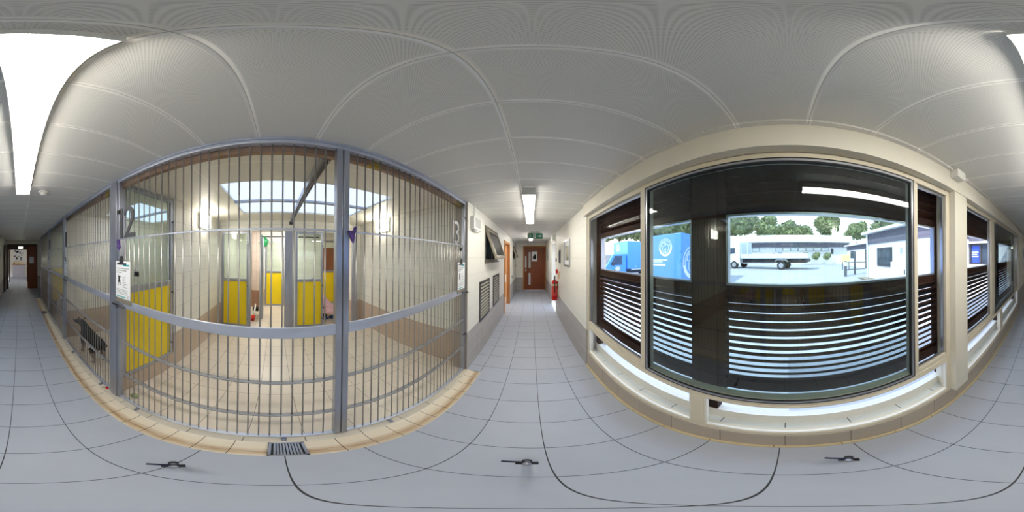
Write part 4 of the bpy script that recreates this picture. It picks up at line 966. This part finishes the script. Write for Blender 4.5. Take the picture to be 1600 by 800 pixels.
O('wing_mirror', box(5.85, 5.95, y0 - .08, y0 + .06, 1.0, 1.3), 'chassis', cab, bevel=.02)
O('bumper', box(5.12, 5.3, y0 + .1, y0 + 2.24, .3, .6), 'chassis', cab, bevel=.03)
s = NB(); ribbon(s, arc(0, 0, .11, 0, 360, 30), .22, (6.35, y0 + .115, .72), (1, 0, 0), (0, 0, 1), .005); O('door_roundel', s, 'paper', cab)
s = NB(); emblem(s, (6.35, y0 + .108, .72), (1, 0, 0), (0, 0, 1), .19, .003); O('roundel_mark', s, 'navy', cab)
b = NB(); ball(b, (8.0, y0 + .1, .9), .18, (1, .6, 1)); bx(b, 7.6, 10.6, y0 + .05, y0 + .12, .62, .72); O('side_fittings', b, 'white_truck', t)
O('chassis', box(5.6, x1 - .2, y0 + .4, y1 - .4, .35, .64), 'chassis', t)
for x in (6.0, 10.2):
    for yy, ax in ((y0 + .1, 1), (y1 - .1, -1)): wheel(t, (x, yy, .35), (0, ax, 0), .35, .24)
# white flat lorry
t = T('flatbed_lorry', 'white flatbed lorry with a pale blue headboard parked across the yard', 'lorry', (15.5, 2.8, G))
ang = math.atan2(4.9, 1.3); ux = Vector((math.cos(ang), math.sin(ang), 0)); uy = Vector((-ux.y, ux.x, 0))      # ux: forward, uy: towards us
R0 = Vector((14.8, .6, G - .02)); lm = Matrix((ux, uy, Vector((0, 0, 1)))).transposed().to_4x4(); lm.translation = R0       # local frame at rear wheel, near side
def LB(*a): b = box(*a); b.transform(lm); return b
def LW(x, y, z): return lm @ Vector((x, y, z))
cb = NB(); prism(cb, [(4.35, -2.2, .55), (6.35, -2.2, .55), (6.42, -2.2, 1.3), (6.25, -2.2, 2.35), (5.9, -2.2, 2.68), (4.35, -2.2, 2.72)], (0, 2.2, 0)); cb.transform(lm); cab = O('cab', cb, 'white_truck', t, bevel=.06)
b = NB(); prism(b, [(4.95, .003, 1.55), (6.08, .003, 1.50), (5.98, .003, 2.12), (4.95, .003, 2.15)], (0, .006, 0)); b.transform(lm); O('side_window', b, 'win_dark', cab)
b = NB(); prism(b, [(6.40, -2.05, 1.5), (6.40, -.15, 1.5), (6.26, -.2, 2.25), (6.26, -2.0, 2.25)], (.012, 0, 0)); b.transform(lm); O('windscreen', b, 'win_dark', cab)
O('wing_mirror', LB(6.1, 6.25, .02, .22, 1.15, 1.75), 'chassis', cab, bevel=.03); O('front_bumper', LB(5.95, 6.5, -2.2, .01, .25, .62), 'hub', cab, bevel=.04)
O('bed', LB(-2.4, 4.2, -2.3, .05, 1.02, 1.12), 'chassis', t); O('dropside', LB(-2.4, 4.2, .02, .06, 1.06, 1.48), 'pale_blue', t, bevel=.01); O('far_dropside', LB(-2.4, 4.2, -2.34, -2.3, 1.06, 1.48), 'white_truck', t, bevel=.01); O('tailboard', LB(-2.44, -2.4, -2.3, .05, 1.06, 1.48), 'white_truck', t)
b = NB(); frame_rect(b, 'x', 0, 0, 0, 0, 0, 0, 0) if False else None
b.free(); b = LB(4.16, 4.24, -2.25, .03, 1.1, 2.75); O('headboard', b, 'pale_blue', t); 
b = NB(); bx(b, 3.4, 4.16, .0, .05, 2.62, 2.70); bx(b, 3.4, 3.46, .0, .05, 1.48, 2.62); b.transform(lm); O('headboard_rail', b, 'pale_blue', t)
O('chassis_beam', LB(-2.2, 6.0, -1.6, -.6, .62, 1.0), 'chassis', t); O('side_guard', LB(.7, 4.0, -.04, .0, .55, .62), 'hub', t); O('tail_lamp_bar', LB(-2.44, -2.2, -2.1, -.0, .72, .95), 'chassis', t)
b = NB(); prism(b, [(-.62, .0, .75), (-.48, .0, .96), (.48, .0, .96), (.62, .0, .75), (.55, .0, .75), (.42, .0, .90), (-.42, .0, .90), (-.55, .0, .75)], (0, -.5, 0)); b.transform(lm); O('mudguard', b, 'hub', t)
for x in (0, 5.05):
    wheel(t, LW(x, .01, .40), -uy, .40, .28); wheel(t, LW(x, -2.2, .40), uy, .40, .28)
# long white building
t = T('long_building', 'long low white building with a deep white roof edge behind the lorry', 'building', (27, .5, G))
O('wall', box(24.2, 32, -9.5, 10.5, G, 3.6), 'render', t); O('dark_soffit', box(23.9, 24.2, -9.5, 10.5, 3.05, 3.7), 'cladding', t); O('roof_fascia', box(23.2, 33, -9.8, 10.9, 3.7, 4.75), 'fascia', t, bevel=.15)
for k in range(7):
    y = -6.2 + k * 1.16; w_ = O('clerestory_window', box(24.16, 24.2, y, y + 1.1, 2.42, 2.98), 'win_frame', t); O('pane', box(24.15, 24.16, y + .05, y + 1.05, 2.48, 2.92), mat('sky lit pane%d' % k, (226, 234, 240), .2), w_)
w_ = O('small_window', box(24.16, 24.2, 4.2, 5.3, 2.42, 2.98), 'win_frame', t); O('pane', box(24.15, 24.16, 4.25, 5.25, 2.47, 2.93), 'pale_blue', w_)
O('dark_grille', box(24.15, 24.2, -7.0, -6.6, 2.0, 2.8), 'chassis', t); O('door', box(24.15, 24.2, -8.9, -7.9, G, 2.4), 'fascia', t)
for y in (5.0, -7.6): O('flood_lamp', box(24.0, 24.2, y, y + .25, 3.1, 3.35), 'fascia', t)
b = NB(); bx(b, 24.14, 24.16, 1.5, 2.3, 1.6, 2.2); O('red_notice', b, two('red and white notice', (206, 60, 60), (240, 240, 240), 4, .45, .55), t); O('blue_notice', box(24.14, 24.16, .75, 1.4, 1.75, 2.25), mat('blue notice', (80, 110, 170), .6), t)
# right wing
t = T('near_building', 'near white building with grey cladding and a dark framed window', 'building', (5.0, -6.0, G))
O('wall', box(2.96, 8.25, -7.6, -4.42, 0, 2.3), 'render', t); O('clad_band', box(2.96, 8.28, -7.6, -4.38, 2.3, 2.86), 'cladding', t); O('roof_edge', box(2.96, 8.6, -7.9, -4.15, 2.86, 3.0), 'fascia', t, bevel=.02)
w_ = O('window_frame', box(5.9, 7.15, -4.42, -4.37, 1.15, 2.05), 'win_frame', t)
for k in range(3): O('pane', box(5.96 + k * .4, 6.30 + k * .4, -4.37, -4.36, 1.23, 1.98), 'win_dark', w_)
for x in (5.15, 3.5): O('air_brick', box(x, x + .2, -4.42, -4.40, 1.75, 2.0), mat('grey air brick', (186, 188, 196), .7), t)
b = NB(); cyl(b, (8.15, -4.33, G), (8.15, -4.33, 2.86), .045, n=12); O('downpipe', b, 'fascia', t)
t = T('cabinet', 'pale utility cabinet standing against the near white building', 'cabinet', (5.0, -4.2, G)); O('cabinet_body', box(4.45, 5.55, -4.40, -4.05, G, 1.40), 'fascia', t, bevel=.02); O('cabinet_door', box(4.52, 5.05, -4.05, -4.035, G + .08, 1.32), 'white_truck', t); O('cabinet_handle', box(4.60, 4.64, -4.035, -4.01, .95, 1.12), 'chassis', t)
O('gravel_strip', box(5.6, 8.2, -4.27, -3.75, G, G + .015), 'gravel', label='strip of pebbles at the foot of the near white building', cat='gravel', kind='stuff')
t = T('rear_building', 'lower white building with a dark door behind the fence', 'building', (14, -9, G))
O('wall', box(8.6, 19.6, -10.5, -7.52, G, 2.35), 'render', t); O('clad_band', box(8.6, 19.65, -10.5, -7.48, 2.35, 2.86), 'cladding', t); O('roof_edge', box(8.6, 20.0, -10.8, -7.2, 2.86, 3.02), 'fascia', t)
O('dark_door', box(13.6, 14.5, -7.54, -7.48, G, 2.3), 'win_frame', t); O('window', box(17.4, 18.4, -7.54, -7.48, 1.4, 2.25), 'win_dark', t)
# cafe block at dim end
t = T('glazed_building', 'glazed entrance block with a blue banner, seen through the second window', 'building', (2, -6.5, 0))
O('wall', box(1.05, 2.94, -8, -6.0, 0, 1.28), 'render', t); O('pale_wall', box(1.05, 1.88, -8, -6.0, 1.28, 2.12), 'render', t); O('clad_band', box(1.05, 2.94, -8, -5.98, 2.20, 3.0), 'cladding', t); O('fascia_line', box(1.05, 2.94, -8, -5.9, 2.12, 2.20), 'fascia', t)
O('glazing', box(1.88, 2.94, -7.8, -6.06, 1.28, 2.12), 'win_dark', t)
for x in (1.88, 2.42, 2.87): O('mullion', box(x, x + .07, -6.06, -6.0, 1.28, 2.12), 'win_frame', t)
for z in (1.28, 2.05): O('window_rail', box(1.95, 2.87, -6.06, -6.01, z, z + .05), 'win_frame', t)
bn = O('banner', box(2.51, 2.85, -6.055, -6.045, 1.34, 2.03), 'banner', t)
for k in range(3):
    sb = NB(); u = 2.84
    for q in range(5 - k % 2): bx(sb, u - .05, u, -6.045, -6.042, 1.74 - .085 * k, 1.79 - .085 * k); u -= .058
    O('white_word', sb, 'paper', bn)
# bollards, fence, sign
def bollard(x, y, label):
    t = T('bollard', label, 'bollard', (x, y, G), group='bollards and posts by the fence'); O('shaft', cyl(NB(), (x, y, G), (x, y, G + .62), .09, n=16), 'bollard', t); O('pale_band', cyl(NB(), (x, y, G + .62), (x, y, G + .85), .09, n=16), 'fascia', t); O('cap', cyl(NB(), (x, y, G + .85), (x, y, G + .9), .09, .06, n=16), 'bollard', t)
bollard(9.05, -3.35, 'dark bollard with a pale top nearest the tarmac')
t = T('rail_fence', 'low two rail fence between the buildings', 'fence', (9.5, -4.6, G))
for x, y, h_ in ((9.6, -4.2, 1.5), (9.9, -5.3, .95)): O('fence_post', box(x - .05, x + .05, y - .05, y + .05, G, G + h_), 'bollard', t)
for z in (.35, .8): O('fence_rail', tube(NB(), [(9.2, -3.4, G + z), (9.6, -4.2, G + z), (9.9, -5.3, G + z)], .025, 8), 'bollard', t)
t = T('yard_sign', 'pale yellow sign on two legs beyond the fence', 'sign', (13.5, -5.0, G)); O('sign_face', box(13.4, 13.44, -5.4, -4.6, 1.15, 1.75), 'sign_y', t)
for y in (-5.3, -4.7): O('sign_leg', box(13.4, 13.45, y - .03, y + .03, G, 1.15), 'bollard', t)
# trees and shrubs
def leafball(n, size, seed, squash=1.0):
    rnd = random.Random(seed); b = NB(); blobs = [(0, 0, 0, .72)] + [(rnd.uniform(-.55, .55), rnd.uniform(-.55, .55), rnd.uniform(-.45, .5), rnd.uniform(.28, .45)) for _ in range(11)]
    for bx0, by0, bz0, br in blobs:
        m0 = int(n * br ** 2 / 2.2)
        for _ in range(m0):
            v = Vector((rnd.gauss(0, 1), rnd.gauss(0, 1), rnd.gauss(0, 1))).normalized() * br * rnd.uniform(.78, 1.04); c_ = Vector((bx0, by0, bz0)) + v; c_.z *= squash
            a = Vector((rnd.gauss(0, 1), rnd.gauss(0, 1), rnd.gauss(0, 1))).normalized(); d_ = a.orthogonal().normalized(); s_ = size * rnd.uniform(.6, 1.3)
            e_ = a.cross(d_); b.faces.new([b.verts.new(c_ + d_ * s_), b.verts.new(c_ + e_ * s_ * .6), b.verts.new(c_ - d_ * s_), b.verts.new(c_ - e_ * s_ * .6)])
        g_ = bmesh.ops.create_icosphere(b, subdivisions=2, radius=br * .86)
        for v in g_['verts']: v.co += Vector((bx0, by0, bz0)); v.co.z *= squash
    return b
crowns = []
def tree(x, y, h, r, label, kind=0):
    t = T('tree', label, 'tree', (x, y, G), group='trees behind the yard')
    O('trunk', tube(NB(), [(x, y, G), (x + .1, y, G + h * .3), (x, y, G + h * .6)], [.25, .2, .12], 10), 'trunk', t)
    if kind >= len(crowns):
        c_ = O('crown', leafball(2600, .085, 11 + kind), ('leaf', 'leaf', 'leaf2')[kind % 3]); c_.location = (0, 0, 0); crowns.append(c_)
        for v in c_.data.vertices: pass
    else: c_ = crowns[kind].copy(); COL.objects.link(c_)
    c_.parent = t; c_.location = (0, 0, h - r * 1.0); c_.scale = (r * 1.1, r * 1.1, r); c_.rotation_euler = (0, 0, random.uniform(0, 6))
def polar(px, d): a = math.radians((px - 830.6) * .225); return d * math.sin(a), d * math.cos(a)
for i, (px, d_, h, r, k, lb) in enumerate((
    (938, 20, 6.6, 3.6, 2, 'pale green tree left of the further blue van'), (968, 21, 7.0, 3.8, 0, 'leafy tree right behind the further blue van'), (1000, 21, 7.0, 3.8, 2, 'pale tree between the two blue vehicles'),
    (1032, 22, 7.4, 3.9, 0, 'dense tree above the round emblem of the nearer trailer'), (1066, 22, 7.4, 3.9, 2, 'pale tree above the corner of the nearer trailer'), (1100, 24, 7.6, 4.0, 0, 'tree behind the dark window post'),
    (1132, 36, 9.7, 4.2, 0, 'tree above the cab of the lorry'), (1164, 38, 10.2, 4.0, 1, 'tall tree above the pale blue headboard'), (1197, 40, 9.0, 3.6, 0, 'rounded tree right of the tall tree'),
    (1227, 42, 8.2, 3.4, 1, 'low tree behind the middle of the long roof'), (1256, 42, 7.6, 3.1, 0, 'lowest tree left of the big round one'), (1294, 38, 9.5, 3.8, 1, 'big round tree behind the right part of the long roof'), (1338, 40, 7.9, 2.9, 0, 'smaller tree at the right end of the long roof'),
    (1398, 26, 7.2, 3.6, 1, 'tree rising above the near white building'), (1446, 24, 7.4, 3.8, 0, 'tree above the right end of the near white building'))):
    if i % 2 or d_ < 23: f_ = (1.0, 1.6, 2.4)[i % 3] if d_ < 30 else 1.36; d_ *= f_; r *= f_; h = (h + G - H) * f_ + H - G
    x, y = polar(px, d_); tree(x, y, h, r, lb, k)
sh = None
for i, (y, r, lb) in enumerate(((-2.4, .78, 'green shrub at the left of the flower bed'), (-4.05, .80, 'tall green shrub in the middle of the flower bed'), (-5.7, .78, 'green shrub at the right of the flower bed'))):
    t = T('shrub', lb, 'shrub', (23.0, y, G), group='shrubs in front of the long building')
    if sh is None: sh = O('foliage', leafball(700, .12, 40), 'leaf2')
    else: sh = sh.copy(); COL.objects.link(sh)
    sh.parent = t; sh.location = (0, 0, r * .75); sh.scale = (.6, r, r * .9)
